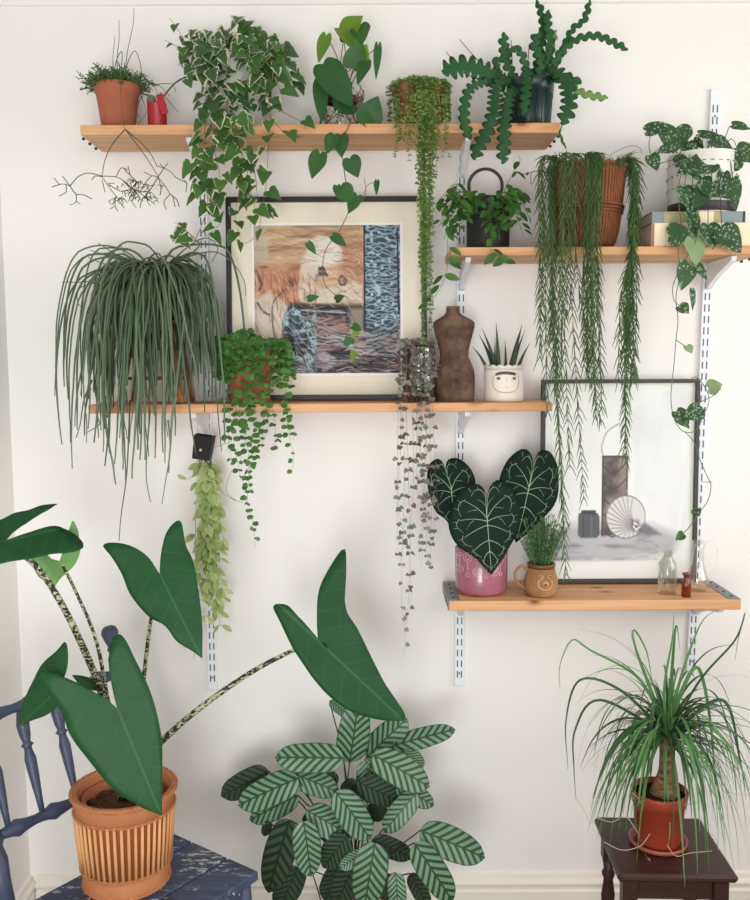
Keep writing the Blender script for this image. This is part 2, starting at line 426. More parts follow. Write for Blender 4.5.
def leaf(mb, base, d, nrm, L, W, shape='oval', cup=.15, droop=.15, k=1, mat=0, rnd=None, wave=0):
    d = V(d).normalized(); nrm = V(nrm); x = d.cross(nrm)
    if x.length < 1e-4: x = d.orthogonal()
    x.normalize(); z = x.cross(d).normalized(); base = V(base)
    if k >= 2 and shape not in SHD: SHD[shape] = resamp([(a * 10, b * 10) for a, b in SH[shape]], 19 if k < 4 else 25); SHD[shape] = [(max(0, a / 10), b / 10) for a, b in SHD[shape]]
    R = [(a * W, b * L) for a, b in (SHD[shape] if k >= 2 else SH[shape])]; Lf = [(-a, b) for a, b in R]; ph = random.random() * 6
    def mapf(px_, py_, t):
        h = cup * abs(px_) - droop * py_ * abs(py_) / L + wave * W * t * t * math.sin(9 * py_ / L + ph + (1.5 if px_ > 0 else 0))
        return base + x * px_ + d * py_ + z * h
    leafcore(mb, R, Lf, L, mapf, k, mat, rnd)
def leafpx(mb, b, t, wpx, Yb, Yt=None, shape='heart', nrm=(0, -1, .25), tilt=0, cup=.15, droop=.12, k=2, mat=0, rnd=None, wave=.03):
    Yt = Yb if Yt is None else Yt
    A = P(b[0], b[1], Yb); B = P(t[0], t[1], Yt); d = B - A
    leaf(mb, A, d, V(nrm) + V((tilt, 0, 0)), d.length, wpx * mpp(Yb), shape, cup, droop, k, mat, rnd, wave)
    return A
def resamp(pl, n):
    pl = [V((p[0], p[1], 0)) for p in pl]; c = smooth(pl, 1.0 if (pl[-1] - pl[0]).length > 5 else .002)
    ds = [0]
    for i in range(1, len(c)): ds.append(ds[-1] + (c[i] - c[i - 1]).length)
    out = []
    for i in range(n):
        s = ds[-1] * i / (n - 1); j = 0
        while j < len(ds) - 2 and ds[j + 1] < s: j += 1
        f = (s - ds[j]) / max(1e-9, ds[j + 1] - ds[j]); out.append(c[j].lerp(c[j + 1], min(1, f)))
    return [(p.x, p.y) for p in out]
def traced(mb, right, left, Yb, Yt, nrm=(0, -1, .2), cup=.12, droop=.1, k=5, n=28, mat=0, wave=.02, rnd=.5):
    """a big leaf whose two margins run from petiole to tip; it lies on its own tilted plane"""
    A = P(*right[0], Yb); B = P(*right[-1], Yt); d = (B - A); Ln = d.length; d.normalize()
    x = d.cross(V(nrm)).normalized(); z = x.cross(d).normalized()
    def loc(p):
        r_ = ray(*p); s_ = (A - EYE).dot(z) / r_.dot(z); q = EYE + r_ * s_ - A; return (q.dot(x), q.dot(d))
    R = [loc(p) for p in resamp(right, n)]; L = [loc(p) for p in resamp(left, n)]
    def surf(px_, py_, t):
        h = cup * abs(px_) * (1 - .3 * t) - droop * py_ * abs(py_) / Ln + wave * Ln * t * t * math.sin(11 * py_ / Ln + (1.3 if px_ > 0 else 0))
        return A + x * px_ + d * py_ + z * h
    leafcore(mb, R, L, Ln, surf, k, mat, rnd)
    md = mids(R, L)
    def S(r, t, side, lift=0):
        i = max(0, min(n - 1.001, r * (n - 1))); j = int(i); f = i - j
        E = R if side > 0 else L
        ex = E[j][0] * (1 - f) + E[j + 1][0] * f; ey = E[j][1] * (1 - f) + E[j + 1][1] * f; mm = md[j] * (1 - f) + md[j + 1] * f
        return surf(ex * t, mm + (ey - mm) * t, t) + z * lift
    return A, B, z, S
def pot(name, c, rb, rt_, h, mat, root, rim=0.018, rimt=.004, wall=.004, soil='soil', soil_d=.015, seg=40, round_b=0, extra=None):
    b = MB(); c = V(c)
    p = [(0.001, 0)]
    if round_b:
        for i in range(6):
            a = PI / 2 * i / 5; p.append((rb - round_b + round_b * math.sin(a), round_b - round_b * math.cos(a)))
    else: p += [(rb * .96, 0), (rb, .003)]
    zr = h - rim; rr = rb + (rt_ - rimt - rb) * zr / h
    if rim: p += [(rr, zr), (rr + rimt, zr + .001), (rt_, h - .002), (rt_ - .001, h)]
    else: p += [(rt_, h - .001), (rt_ - .001, h)]
    p += [(rt_ - wall - .001, h), (rt_ - wall - .003, h - soil_d - .012)]
    b.lathe(c, p, seg); o = b.build(name, mat, root)
    if soil:
        q = MB(); rs = rt_ - wall - .003
        q.lathe(c, [(rs, h - soil_d - .01), (rs, h - soil_d), (rs * .5, h - soil_d + .004), (0.001, h - soil_d + .005)], 24)
        q.build('soil', soil, root)
    return o
print('lib ok')
# ------------------------------------------------------------------ the room
XL, XR, YF, ZT = -.993, 1.9, -3.4, 2.8
def slab(name, lo, hi, mat, kind=True):
    c = [(a + b) / 2 for a, b in zip(lo, hi)]; b = MB(); b.box(c, [h - l for l, h in zip(lo, hi)])
    o = b.build(name, mat, None, origin=c)
    return struct(o)
slab('wall_back', (XL - .1, 0, 0), (XR, .1, ZT), 'wall')
slab('wall_left', (XL - .1, YF, 0), (XL, 0, ZT), 'wall')
slab('floor', (XL - .1, YF, -.1), (XR, .1, 0), 'floor')
slab('ceiling', (XL - .1, YF, ZT), (XR, .1, ZT + .1), 'wall')
WY0, WY1, WZ0, WZ1 = -1.95, -.55, 1.0, 2.35
def wallpart(b, y0, y1, z0, z1): b.box((XR + .06, (y0 + y1) / 2, (z0 + z1) / 2), (.12, y1 - y0, z1 - z0))
b = MB(); wallpart(b, YF, WY0, 0, ZT); wallpart(b, WY1, .1, 0, ZT); wallpart(b, WY0, WY1, 0, WZ0); wallpart(b, WY0, WY1, WZ1, ZT)
struct(b.build('wall_right', 'wall', None, origin=(XR, 0, 0)))
b = MB()
for y0, y1, z0, z1 in ((WY0, WY0 + .06, WZ0, WZ1), (WY1 - .06, WY1, WZ0, WZ1), (WY0, WY1, WZ0, WZ0 + .06), (WY0, WY1, WZ1 - .06, WZ1), (WY0, WY1, 1.66, 1.7)): b.box((XR + .06, (y0 + y1) / 2, (z0 + z1) / 2), (.05, y1 - y0, z1 - z0))
struct(b.build('window_1', 'trim', None, origin=(XR + .06, -1.25, 1.0)))
def moulding(name, p0, p1, prof, mat='trim'):
    """profile (out, z) swept from p0 to p1; out is measured away from the wall"""
    p0 = V(p0); p1 = V(p1); t = (p1 - p0).normalized(); out = V((t.y, -t.x, 0))
    b = MB(); n = len(prof); vs = []
    for q in (p0, p1): vs += [q + out * a + V((0, 0, z)) for a, z in prof]
    fs = [(i, (i + 1) % n, n + (i + 1) % n, n + i) for i in range(n)] + [tuple(range(n))[::-1], tuple(range(n, 2 * n))]
    b.add(vs, fs, smooth=False); return struct(b.build(name, mat, None, origin=p0))
bp = [(0, 0), (.018, 0), (.018, .084), (.014, .09), (.014, .098), (.02, .104), (.02, .11), (.01, .118), (.008, .131), (0, .135)]
moulding('baseboard_back', (XL + .02, 0, 0), (XR, 0, 0), bp)
moulding('baseboard_left', (XL, YF, 0), (XL, 0, 0), bp)
rp = [(0, 0), (.006, .002), (.01, .012), (.02, .02), (.02, .03), (.008, .036), (.008, .044), (0, .046)]
zr = P(375, 5, 0).z
moulding('trim_1', (XL + .02, 0, zr), (XR, 0, zr), rp, 'wall')

# ------------------------------------------------------------------ shelving
S1, S2, S3, S4 = 2.166, 1.867, 1.485, .984
def upright(px0, py0, px1, py1, where, label, slot0=0):
    a = P(px0, py0, 0); c = P(px1, py1, 0); mid = (a + c) / 2; L = (a - c).length; W = .026
    root = thing('shelf_upright', c, label, 'shelf upright', None)
    ax = (a - c).normalized(); side = V((ax.z, 0, -ax.x)); M3 = Matrix((side, V((0, 1, 0)), ax)).transposed()
    b = MB(); b.box(mid + V((0, -.006, 0)), (W, .011, L), 0, M3, .001)
    b.build('channel', 'white_metal', root)
    n = int((L - .03) / .0305); s_ = MB()
    for i in range(n):
        for sx in (-.0056, .0056): s_.box(c + ax * (.02 + .0305 * i + .012) + side * sx + V((0, -.0118, 0)), (.0032, .0008, .019), 0, M3)
    s_.build('slot_columns', 'slot', root)
    for f in (.035, L - .07):
        w = MB(); w.ball(c + ax * f + V((0, -.012, 0)), .003, 0, 8, 6, (1, .5, 1)); w.build('screw', 'steel', root)
    return c, a
U1 = upright(201, 96, 213.5, 688, 'left', 'left white slotted shelf upright, half hidden by ivy and the hanging fibre pot')
U2 = upright(462, 96, 459, 684, 'mid', 'middle white slotted shelf upright, running down beside the pink pot shelf')
U3 = upright(714.5, 90, 690, 672, 'right', 'right white slotted shelf upright, seen bare above the silver-spotted plant')
def ux(Uq, z): c, a = Uq; return c.x + (a.x - c.x) * (z - c.z) / (a.z - c.z)
def bracket(Uq, z, d, label):
    x = ux(Uq, z); Yt = d - .018
    pr = [(.013, z - .001), (Yt, z - .001), (Yt + .002, z - .006), (Yt - .004, z - .013), (.1, z - .034), (.045, z - .056), (.03, z - .066), (.013, z - .07)]
    b = MB(); n = len(pr); vs = []
    for sx in (-.0065, .0065): vs += [V((x + sx, -y, zz)) for y, zz in pr]
    fs = [tuple(range(n)), tuple(range(n, 2 * n))[::-1]] + [(i, n + i, n + (i + 1) % n, (i + 1) % n) for i in range(n)]
    b.add(vs, fs, smooth=False)
    return tag(b.build('shelf_bracket', 'white_metal', None, origin=(x, -.013, z - .07)), label, 'bracket', 'white brackets under the shelves')
def board(zt, d, x0, x1, th, label, left=None, right=None):
    b = MB(); b.box(((x0 + x1) / 2, -(d + .0135) / 2, zt - th / 2), (x1 - x0, d - .0135, th), 0, None, .0015)
    root = thing('shelf_board', ((x0 + x1) / 2, -.0135, zt - th), label, 'shelf', 'pine shelf boards')
    b.build('plank', 'pine', root)
    for side, x, kind in ((-1, x0, left), (1, x1, right)):
        if kind == 'strip':
            q = MB(); q.box((x - side * .014, -(d + .02) / 2, zt + .0008), (.03, d - .03, .0016), 0, None, .0004)
            q.box((x + side * .001, -(d + .02) / 2, zt - th / 2 + .0008), (.0016, d - .03, th), 0)
            so = q.build('end_strip', 'steel', root)
            for k in range(4):
                w = MB(); w.ball((x - side * .014, -(.05 + k * (d - .08) / 3), zt + .002), .004, 0, 8, 6, (1, 1, .4)); w.build('screw', 'dark_metal', so)
            for k in range(3):
                w = MB(); w.ball((x + side * .002, -(d - .02 - k * .035), zt - th / 2), .0035, 0, 8, 6, (.5, 1, 1)); w.build('screw', 'dark_metal', so)
        if kind == 'screws':
            for k in range(3):
                w = MB(); w.tube([(x + side * -.001, -(.06 + k * .05), zt - th - .0015), (x + side * .005, -(.06 + k * .05), zt - th - .0015)], .0035, 8); w.build('screw', 'dark_metal', root)
    return root
D1, D2, D3, D4 = .19, .2, .21, .22
board(S1, D1, P(80, 126, D1).x, P(560, 124, D1).x, .024, 'topmost pine shelf board, holding the ivy and fishbone cactus', 'screws', 'screws')
board(S2, D2, P(451, 248, D2).x, P(764, 247, D2).x, .021, 'short pine shelf board on the right, under the wicker basket and books', None, 'screws')
board(S3, D3, P(88, 405, D3).x, P(552.5, 402, D3).x, .022, 'middle-left pine shelf board, under the framed print and carved torso')
board(S4, D4, P(449, 600, D4).x, P(741, 599, D4).x, .026, 'lowest pine shelf board, under the pink pot and the clear glass bottle', 'strip', 'strip')
for U_, z, d, l in ((U1, S1 - .024, D1, 'white bracket under the top shelf, behind the trailing ivy'), (U1, S3 - .022, D3, 'white bracket above the small black hanging pot'),
                    (U2, S1 - .024, D1, 'white bracket under the top shelf, above the ring-handled black pot'), (U2, S2 - .021, D2, 'white bracket just below the ring-handled black pot'),
                    (U2, S3 - .022, D3, 'white bracket under the carved torso'), (U2, S4 - .026, D4, 'white bracket under the pink pot'),
                    (U3, S2 - .021, D2, 'white bracket beneath the two books'), (U3, S4 - .026, D4, 'white bracket below the small amber bottle')):
    bracket(U_, z, d, l)

# ------------------------------------------------------------------ small raster painter for flat pictures
def vnoise(w, h, fx, fy, seed, oct=3):
    r = np.random.RandomState(seed); out = np.zeros((h, w)); amp = 1; tot = 0
    for o in range(oct):
        gx, gy = int(fx * 2 ** o) + 3, int(fy * 2 ** o) + 3; g = r.rand(gy, gx)
        X = np.linspace(0, gx - 2.001, w); Y = np.linspace(0, gy - 2.001, h); xi = X.astype(int); yi = Y.astype(int); fxx = X - xi; fyy = Y - yi
        fxx = fxx * fxx * (3 - 2 * fxx); fyy = (fyy * fyy * (3 - 2 * fyy))[:, None]
        a = g[np.ix_(yi, xi)]; b = g[np.ix_(yi, xi + 1)]; c = g[np.ix_(yi + 1, xi)]; d = g[np.ix_(yi + 1, xi + 1)]
        out += amp * ((a * (1 - fxx) + b * fxx) * (1 - fyy) + (c * (1 - fxx) + d * fxx) * fyy); tot += amp; amp *= .5
    return out / tot
class Pic:
    def __init__(s, w, h, c):
        s.w, s.h = w, h; s.a = np.ones((h, w, 3)) * np.array(c, float)
        s.X, s.Y = np.meshgrid(np.linspace(0, 1, w), np.linspace(0, 1, h))
    def blend(s, m, c): m = np.clip(m, 0, 1)[..., None]; s.a = s.a * (1 - m) + np.array(c, float) * m
    def poly(s, pts, c, soft=.012, op=1.0, jit=None):
        X, Y = s.X, s.Y
        if jit is not None: X = X + (jit - .5) * .05; Y = Y + (jit.T if jit.shape[0] == jit.shape[1] else jit[::-1] - .5 + .5) * 0
        ins = np.zeros(X.shape, bool); dist = np.full(X.shape, 9.0); n = len(pts)
        for i in range(n):
            (x0, y0), (x1, y1) = pts[i], pts[(i + 1) % n]
            c_ = ((y0 > Y) != (y1 > Y)) & (X < (x1 - x0) * (Y - y0) / ((y1 - y0) or 1e-9) + x0); ins ^= c_
            L = (x1 - x0) ** 2 + (y1 - y0) ** 2 or 1e-9; t = np.clip(((X - x0) * (x1 - x0) + (Y - y0) * (y1 - y0)) / L, 0, 1)
            dist = np.minimum(dist, np.hypot(X - x0 - t * (x1 - x0), Y - y0 - t * (y1 - y0)))
        sd = np.where(ins, dist, -dist); s.blend(np.clip(sd / soft + .5, 0, 1) * op, c)
    def line(s, pts, w, c, op=1.0, soft=.004):
        for (x0, y0), (x1, y1) in zip(pts[:-1], pts[1:]):
            L = (x1 - x0) ** 2 + (y1 - y0) ** 2 or 1e-9; t = np.clip(((s.X - x0) * (x1 - x0) + (s.Y - y0) * (y1 - y0)) / L, 0, 1)
            d = np.hypot(s.X - x0 - t * (x1 - x0), s.Y - y0 - t * (y1 - y0)); s.blend(np.clip((w - d) / soft + .5, 0, 1) * op, c)
    def curve(s, pts, w, c, op=1.0):
        q = smooth([(x, y, 0) for x, y in pts], .02); s.line([(p.x, p.y) for p in q], w, c, op)
    def mesh(s, name, o, ux_, uz_, mat, root, off):
        """o top-left corner, ux_ to the right, uz_ downwards"""
        b = MB(); w, h = s.w, s.h; vs = [o + ux_ * (i / (w - 1)) + uz_ * (j / (h - 1)) + off for j in range(h) for i in range(w)]
        fs = [(j * w + i, (j + 1) * w + i, (j + 1) * w + i + 1, j * w + i + 1) for j in range(h - 1) for i in range(w - 1)]
        b.add(vs, fs, rnd=0, smooth=False); c = np.clip(s.a, 0, 255).reshape(-1, 3) / 255
        c = np.where(c <= .04045, c / 12.92, ((c + .055) / 1.055) ** 2.4); return b.build(name, mat, root, col=np.hstack([c, np.ones((len(c), 1))]))
def frame(px0, py0, px1, py1, Yb, Yt, zb, bar, matf, label, rows, mount, inner, pic, root_name='framed_picture'):
    """outer rectangle by pixels at its own tilted plane: bottom rests on the shelf at Yb, top leans back to Yt"""
    bl = P(px0, py1, Yb); br = P(px1, py1, Yb); tl = P(px0, py0, Yt)
    x0 = (bl.x + tl.x) / 2; x1 = br.x; zt = tl.z; root = thing(root_name, ((x0 + x1) / 2, -Yb, zb), label, 'picture')
    W = x1 - x0; H = math.hypot(zt - zb, Yb - Yt); ang = math.atan2(Yb - Yt, zt - zb)
    upv = V((0, math.sin(ang), math.cos(ang))); nv = V((0, -math.cos(ang), math.sin(ang))); xv = V((1, 0, 0))
    O = V((x0, -Yb, zb)) + nv * .001 + V((0, 0, .0035)); M3 = Matrix((xv, -nv, upv)).transposed()
    fr = MB(); th = .018
    for cx_, cz_, sx, sz in ((W / 2, bar / 2, W, bar), (W / 2, H - bar / 2, W, bar), (bar / 2, H / 2, bar, H - 2 * bar), (W - bar / 2, H / 2, bar, H - 2 * bar)):
        fr.box(O + xv * cx_ + upv * cz_ - nv * 0, (sx, th, sz), 0, M3, .001)
    fr.build('frame', matf, root)
    mt = MB(); mt.box(O + xv * W / 2 + upv * H / 2 - nv * .003, (W - 2 * bar + .002, .003, H - 2 * bar + .002), 0, M3); mt.build('mount', mount, root)
    a, b, c, d = inner
    o2 = O + xv * W * a + upv * H * (1 - b)
    if rows:
        rv = MB(); rv.box(O + xv * W * (a + c) / 2 + upv * H * (1 - (b + d) / 2) - nv * .0012, (W * (c - a) + .012, .0008, H * (d - b) + .012), 0, M3); rv.build('mount_bevel', 'mat_white', root)
    pic.mesh('print', o2, xv * W * (c - a), -upv * H * (d - b), 'art', root, -nv * .0004)
    gl = MB(); gl.box(O + xv * W / 2 + upv * H / 2 + nv * .003, (W - 2 * bar, .0016, H - 2 * bar), 0, M3); gl.build('glass_pane', 'pane', root)
    return root
# --- large abstract print
pc = Pic(190, 194, (196, 160, 128)); w, h = 190, 194
n1 = vnoise(w, h, 5, 40, 1); n2 = vnoise(w, h, 6, 9, 2, 4); n3 = vnoise(w, h, 9, 30, 3); n4 = vnoise(w, h, 14, 14, 4)
pc.blend((n1 - .45) * 3, (222, 190, 158)); pc.blend((.42 - n1) * 4, (150, 112, 88)); pc.blend((n2 - .55) * 4 * (pc.Y < .32), (206, 168, 132))
pc.poly([(0, 0), (.09, 0), (.1, .26), (0, .28)], (196, 186, 166), .02, .8)
pc.poly([(0, .26), (.3, .28), (.42, .4), (.4, .6), (0, .62)], (158, 96, 70), .1, .55)
pc.blend((n4 - .5) * 4 * (pc.X < .4) * (pc.Y > .27) * (pc.Y < .6), (206, 150, 118))
pc.blend((.42 - n4) * 5 * (pc.X < .5) * (pc.Y > .27) * (pc.Y < .6), (92, 62, 56))
pc.poly([(.6, .1), (.75, .1), (.75, .55), (.55, .5), (.6, .3)], (170, 108, 84), .06, .5)
pc.poly([(.38, .1), (.44, .07), (.54, .08), (.6, .17), (.61, .25), (.5, .28), (.44, .3), (.4, .4), (.5, .42), (.66, .38), (.74, .4), (.74, .52), (.6, .52), (.34, .54), (.3, .48), (.32, .24)], (218, 208, 192), .02, .9)
pc.poly([(.38, .1), (.44, .07), (.54, .08), (.6, .17), (.59, .25), (.47, .27), (.34, .26)], (232, 228, 220), .02, .9)
pc.poly([(.44, .34), (.5, .34), (.52, .42), (.42, .44)], (206, 176, 142), .02, .9); pc.poly([(.44, .28), (.48, .28), (.49, .34), (.44, .34)], (84, 74, 84), .01, .9)
pc.line([(.44, .3), (.47, .28), (.5, .34)], .006, (60, 56, 70)); pc.curve([(.58, .36), (.6, .34), (.63, .36), (.62, .4), (.59, .4), (.58, .37)], .006, (80, 76, 84)); pc.poly([(.6, .37), (.62, .36), (.62, .39)], (60, 60, 70), .01)
pc.curve([(.01, .3), (.05, .4), (.02, .44)], .01, (90, 70, 64), .6)
pc.poly([(0, .5), (.1, .44), (.2, .5), (.26, .56), (.2, .68), (.18, 1), (0, 1)], (214, 204, 190), .03, .85)
pc.curve([(.22, .42), (.14, .5), (.12, .58), (.13, .72), (.16, .78)], .005, (90, 74, 68), .7); pc.curve([(.02, .52), (.06, .58), (.1, .6)], .007, (110, 80, 70))
pc.poly([(.24, .52), (.75, .54), (1, .6), (1, 1), (.2, 1), (.19, .66)], (58, 58, 64), .02, .96)
pc.blend((n3 - .5) * 8 * (pc.Y > .7) * (pc.X > .2), (166, 160, 164)); pc.blend((vnoise(w, h, 8, 34, 12) - .6) * 8 * (pc.Y > .72) * (pc.X > .2), (140, 100, 98))
pc.blend((vnoise(w, h, 26, 26, 15) - .56) * 9 * (pc.Y > .56) * (pc.X > .2) * (pc.X < .42), (168, 196, 202))
pc.poly([(.4, .62), (.62, .62), (.64, .72), (.4, .73)], (176, 128, 116), .02, .8); pc.blend((n3 - .55) * 6 * (pc.Y > .6) * (pc.Y < .74) * (pc.X > .38) * (pc.X < .66), (90, 66, 66))
pc.poly([(.65, .56), (.75, .56), (.74, .9), (.66, .94)], (190, 176, 156), .03, .7)
pc.line([(.3, .55), (.63, .56)], .006, (36, 34, 40)); pc.line([(.32, .57), (.62, .59)], .004, (190, 190, 196))
pc.curve([(.2, .93), (.3, .9), (.4, .85), (.38, .76), (.5, .75), (.62, .77), (.66, .82)], .008, (160, 200, 206)); pc.curve([(.3, .6), (.38, .66), (.36, .74), (.42, .8)], .006, (150, 186, 196)); pc.curve([(.19, .7), (.22, .6), (.27, .56)], .008, (130, 170, 184))
for k in range(5): pc.curve([(.24 + .01 * k, .62 + .05 * k), (.3, .66 + .06 * k), (.36, .62 + .07 * k)], .004, (150, 190, 200), .7)
pc.poly([(.75, 0), (1, 0), (1, .62), (.9, .7), (.75, .72)], (58, 76, 88), .006, 1)
for k in range(34):
    y = .01 + k * .0205; r = random.Random(k)
    pts = [(.757 + .24 * i / 8, y + r.uniform(-.014, .014)) for i in range(9)]; pc.curve(pts, .0036, (170, 196, 206), .8)
pc.blend((vnoise(w, h, 40, 40, 9) - .55) * 6 * (pc.X > .76) * (pc.Y < .68), (180, 204, 212))
pc.line([(.755, 0), (.755, .7)], .006, (40, 46, 56)); pc.line([(.98, .02), (.99, .6)], .006, (40, 46, 56))
for k in range(7): pc.curve([(.76, .74 + k * .02), (.86, .7 + k * .03), (.99, .62 + k * .045)], .004, (150, 166, 176), .7)

rs = random.Random(11)
def hatch(x0, y0, x1, y1, n, ln, ang, w, cols, op, wob=.01):
    for _ in range(n):
        x = rs.uniform(x0, x1); y = rs.uniform(y0, y1); a = ang + rs.uniform(-.35, .35); L = ln * rs.uniform(.4, 1.3)
        p = [(min(max(x + math.cos(a) * L * t, x0), x1), y + math.sin(a) * L * t + rs.uniform(-wob, wob)) for t in (0, .33, .66, 1)]; pc.line(p, w * rs.uniform(.5, 1.2), rs.choice(cols), op)
hatch(.2, .74, .98, .99, 170, .16, 0, .0032, [(196, 192, 196), (150, 146, 152), (30, 30, 36), (30, 30, 36), (176, 140, 134)], .8)
hatch(.22, .56, .42, .95, 70, .1, .9, .0032, [(160, 192, 200), (28, 34, 42), (90, 120, 130)], .8)
hatch(.3, .57, .66, .76, 50, .12, .05, .003, [(44, 40, 46), (190, 150, 140), (170, 176, 182)], .7)
hatch(0, .01, .72, .28, 110, .16, 0, .003, [(226, 200, 172), (150, 108, 84), (176, 136, 106)], .5, .004)
hatch(0, .28, .42, .5, 80, .1, 1.3, .0035, [(228, 196, 172), (120, 70, 56), (176, 104, 78)], .5)
hatch(.0, .5, .2, .95, 50, .12, 1.4, .003, [(120, 96, 84), (236, 228, 214), (170, 140, 120)], .5)
hatch(.55, .12, .74, .5, 50, .08, .1, .003, [(206, 150, 122), (136, 84, 66), (224, 200, 180)], .55)
hatch(.28, .28, .74, .54, 50, .08, .6, .0025, [(120, 96, 90), (240, 232, 220), (196, 160, 130)], .5)
hatch(.78, .7, .98, .8, 20, .14, -.3, .003, [(150, 170, 182), (30, 34, 42)], .7)
frame(227, 199, 427, 401, .062, .034, S3, .0135, 'black', 'large black-framed abstract print with cream mount, leaning behind the mistletoe cactus stand and torso', 1, 'mat_cream', (.138, .138, .868, .868), pc)
# --- shell still life
ps = Pic(150, 200, (248, 248, 248)); w, h = 150, 200
m1 = vnoise(w, h, 12, 3, 21); m2 = vnoise(w, h, 5, 26, 22); m3 = vnoise(w, h, 10, 12, 23)
ps.Y = .355 + (ps.Y - .355) / 1.1
ps.blend((m1 - .5) * 1.2 * (pc.X[:1, :1] * 0 + (ps.X > .55)), (214, 222, 232)); ps.poly([(.62, .02), (.98, .04), (.98, .72), (.66, .7)], (238, 241, 246), .15, .6)
ps.poly([(0, .74), (.15, .7), (.75, .7), (.98, .76), (.9, .84), (.5, .89), (.0, .89)], (184, 184, 190), .06, .85); ps.blend((m2 - .5) * 4 * (ps.Y > .72) * (ps.Y < .88) * (ps.X < .8), (150, 150, 156))
ps.poly([(.375, .355), (.565, .355), (.56, .74), (.375, .76)], (136, 124, 120), .008, 1); ps.blend((m3 - .45) * 4 * (ps.X > .375) * (ps.X < .565) * (ps.Y > .355) * (ps.Y < .75), (176, 160, 152))
ps.blend((.4 - m3) * 5 * (ps.X > .375) * (ps.X < .565) * (ps.Y > .355) * (ps.Y < .75), (92, 86, 86))
for k in range(5): ps.curve([(.38, .4 + .08 * k), (.46, .44 + .08 * k), (.565, .38 + .08 * k)], .004, (84, 80, 80), .8)
ps.line([(.378, .355), (.378, .75)], .006, (84, 78, 78)); ps.line([(.56, .355), (.56, .52)], .005, (100, 94, 92)); ps.line([(.375, .356), (.565, .356)], .005, (80, 76, 76))
ps.curve([(.378, .355), (.37, .3), (.41, .23), (.5, .19)], .0035, (150, 146, 146), .8)
cx, cy = .555, .66; sh = [(cx + .145 * math.cos(a), cy + .108 * math.sin(a)) for a in [i * 2 * PI / 30 for i in range(30)]]
ps.poly(sh, (228, 226, 224), .006, 1); ps.poly([(.62, .72), (.7, .69), (.82, .75), (.72, .755)], (120, 120, 128), .02, .9)
ps.curve(sh + [sh[0]], .003, (120, 118, 122), .8)
for k in range(15):
    a = 1.0 + k * .28; ps.curve([(.62, .705), (.58 + .06 * math.cos(a), .68 + .05 * math.sin(a)), (cx + .14 * math.cos(a + .15), cy + .104 * math.sin(a + .15))], .0035, (150, 146, 150), .65)
ps.poly([(.6, .68), (.65, .68), (.66, .73), (.61, .73)], (90, 88, 96), .03, .9); ps.curve([(.64, .7), (.62, .69), (.615, .71), (.635, .725), (.66, .71)], .005, (240, 240, 240))
ps.poly([(.205, .64), (.345, .64), (.36, .66), (.36, .75), (.34, .765), (.22, .765), (.2, .75), (.2, .66)], (98, 100, 106), .008, 1); ps.poly([(.225, .625), (.33, .625), (.335, .645), (.22, .645)], (74, 76, 82), .006, 1)
ps.line([(.24, .66), (.24, .76)], .004, (72, 74, 80)); ps.line([(.3, .66), (.3, .76)], .004, (124, 126, 130))
ps.poly([(0, .885), (1, .885), (1, 1), (0, 1)], (244, 244, 244), .02, 1)
frame(540.5, 381, 695, 586, .046, .034, S4, .0105, 'frame_grey', 'tall charcoal-framed shell still life leaning on the lowest shelf', 0, 'mat_white', (.07, .06, .93, .95), ps)

# ------------------------------------------------------------------ plant helpers
def cross_n(t): return V((-t.y, t.x, 0))
def hang_leaf(mb, p, t, size, shape, mat, asp=.8, fb=.65, down=.7, cup=.15, droop=.2, k=1, ptl=.0, stemmat=None, upn=.5, wave=0, rnd=None):
    az = random.uniform(0, 2 * PI); o = V((math.cos(az), math.sin(az), 0))
    if o.y > 0 and random.random() < fb: o.y = -o.y
    d = (o + V((0, 0, -down * random.uniform(.4, 1.4)))).normalized()
    nrm = o * .5 + V((0, -.7, upn)) + V((random.uniform(-.4, .4), random.uniform(-.3, .3), random.uniform(-.3, .3)))
    b = p
    if ptl:
        b = p + (o * .8 + V((0, 0, .2))).normalized() * ptl; mb.tube([p, b], .0005, 3, stemmat or 0, False)
    L = size * random.uniform(.75, 1.2); leaf(mb, b, d, nrm, L, L * asp, shape, cup, droop, k, mat, rnd, wave)
def vine(root, name, pts, r, mats, spacing, size, shape, asp=.8, start=0, pair=False, sh_end=.6, step=.008, k=1, ptl=0, **kw):
    """one trailing stem with its leaves: a single part"""
    mb = MB(); jt_ = .0022; path = smooth([V(p) + V((random.uniform(-jt_, jt_), 0, 0)) for p in pts], step); n = len(path); mb.tube(path, taper(n, r, r * .5), 4, 0)
    put_leaves(mb, path, spacing, size, shape, asp, start, pair, sh_end, k, ptl, **kw)
    return mb.build(name, mats, root)
def put_leaves(mb, path, spacing, size, shape, asp=.8, start=0, pair=False, sh_end=.6, k=1, ptl=0, mat=1, **kw):
    nxt = spacing; acc = 0; tot = sum((path[i + 1] - path[i]).length for i in range(len(path) - 1)); s_ = 0
    for i in range(len(path) - 1):
        sg = (path[i + 1] - path[i]).length; acc += sg; s_ += sg
        if s_ / tot < start: acc = 0; continue
        if acc >= nxt:
            acc = 0; nxt = spacing * random.uniform(.45, 1.6); t = (path[i + 1] - path[i]).normalized(); z = size * (1 - (1 - sh_end) * s_ / tot)
            for _ in range(2 if pair else 1):
                mm = random.choice(mat) if isinstance(mat, tuple) else mat
                hang_leaf(mb, path[i], t, z, shape, mm, asp, ptl=ptl, k=k, **kw)
def grow(p, d, L, g, n=10, jit=.0):
    d = V(d).normalized(); p = V(p); out = [p.copy()]
    for i in range(n):
        d = (d + V((0, 0, -g / n)) + V((random.uniform(-jit, jit), random.uniform(-jit, jit), random.uniform(-jit, jit)))).normalized()
        p = p + d * (L / n); out.append(p.copy())
    return out
def potbase(cx, py, Y, z): q = P(cx, py, Y); return V((q.x, -Y, z))

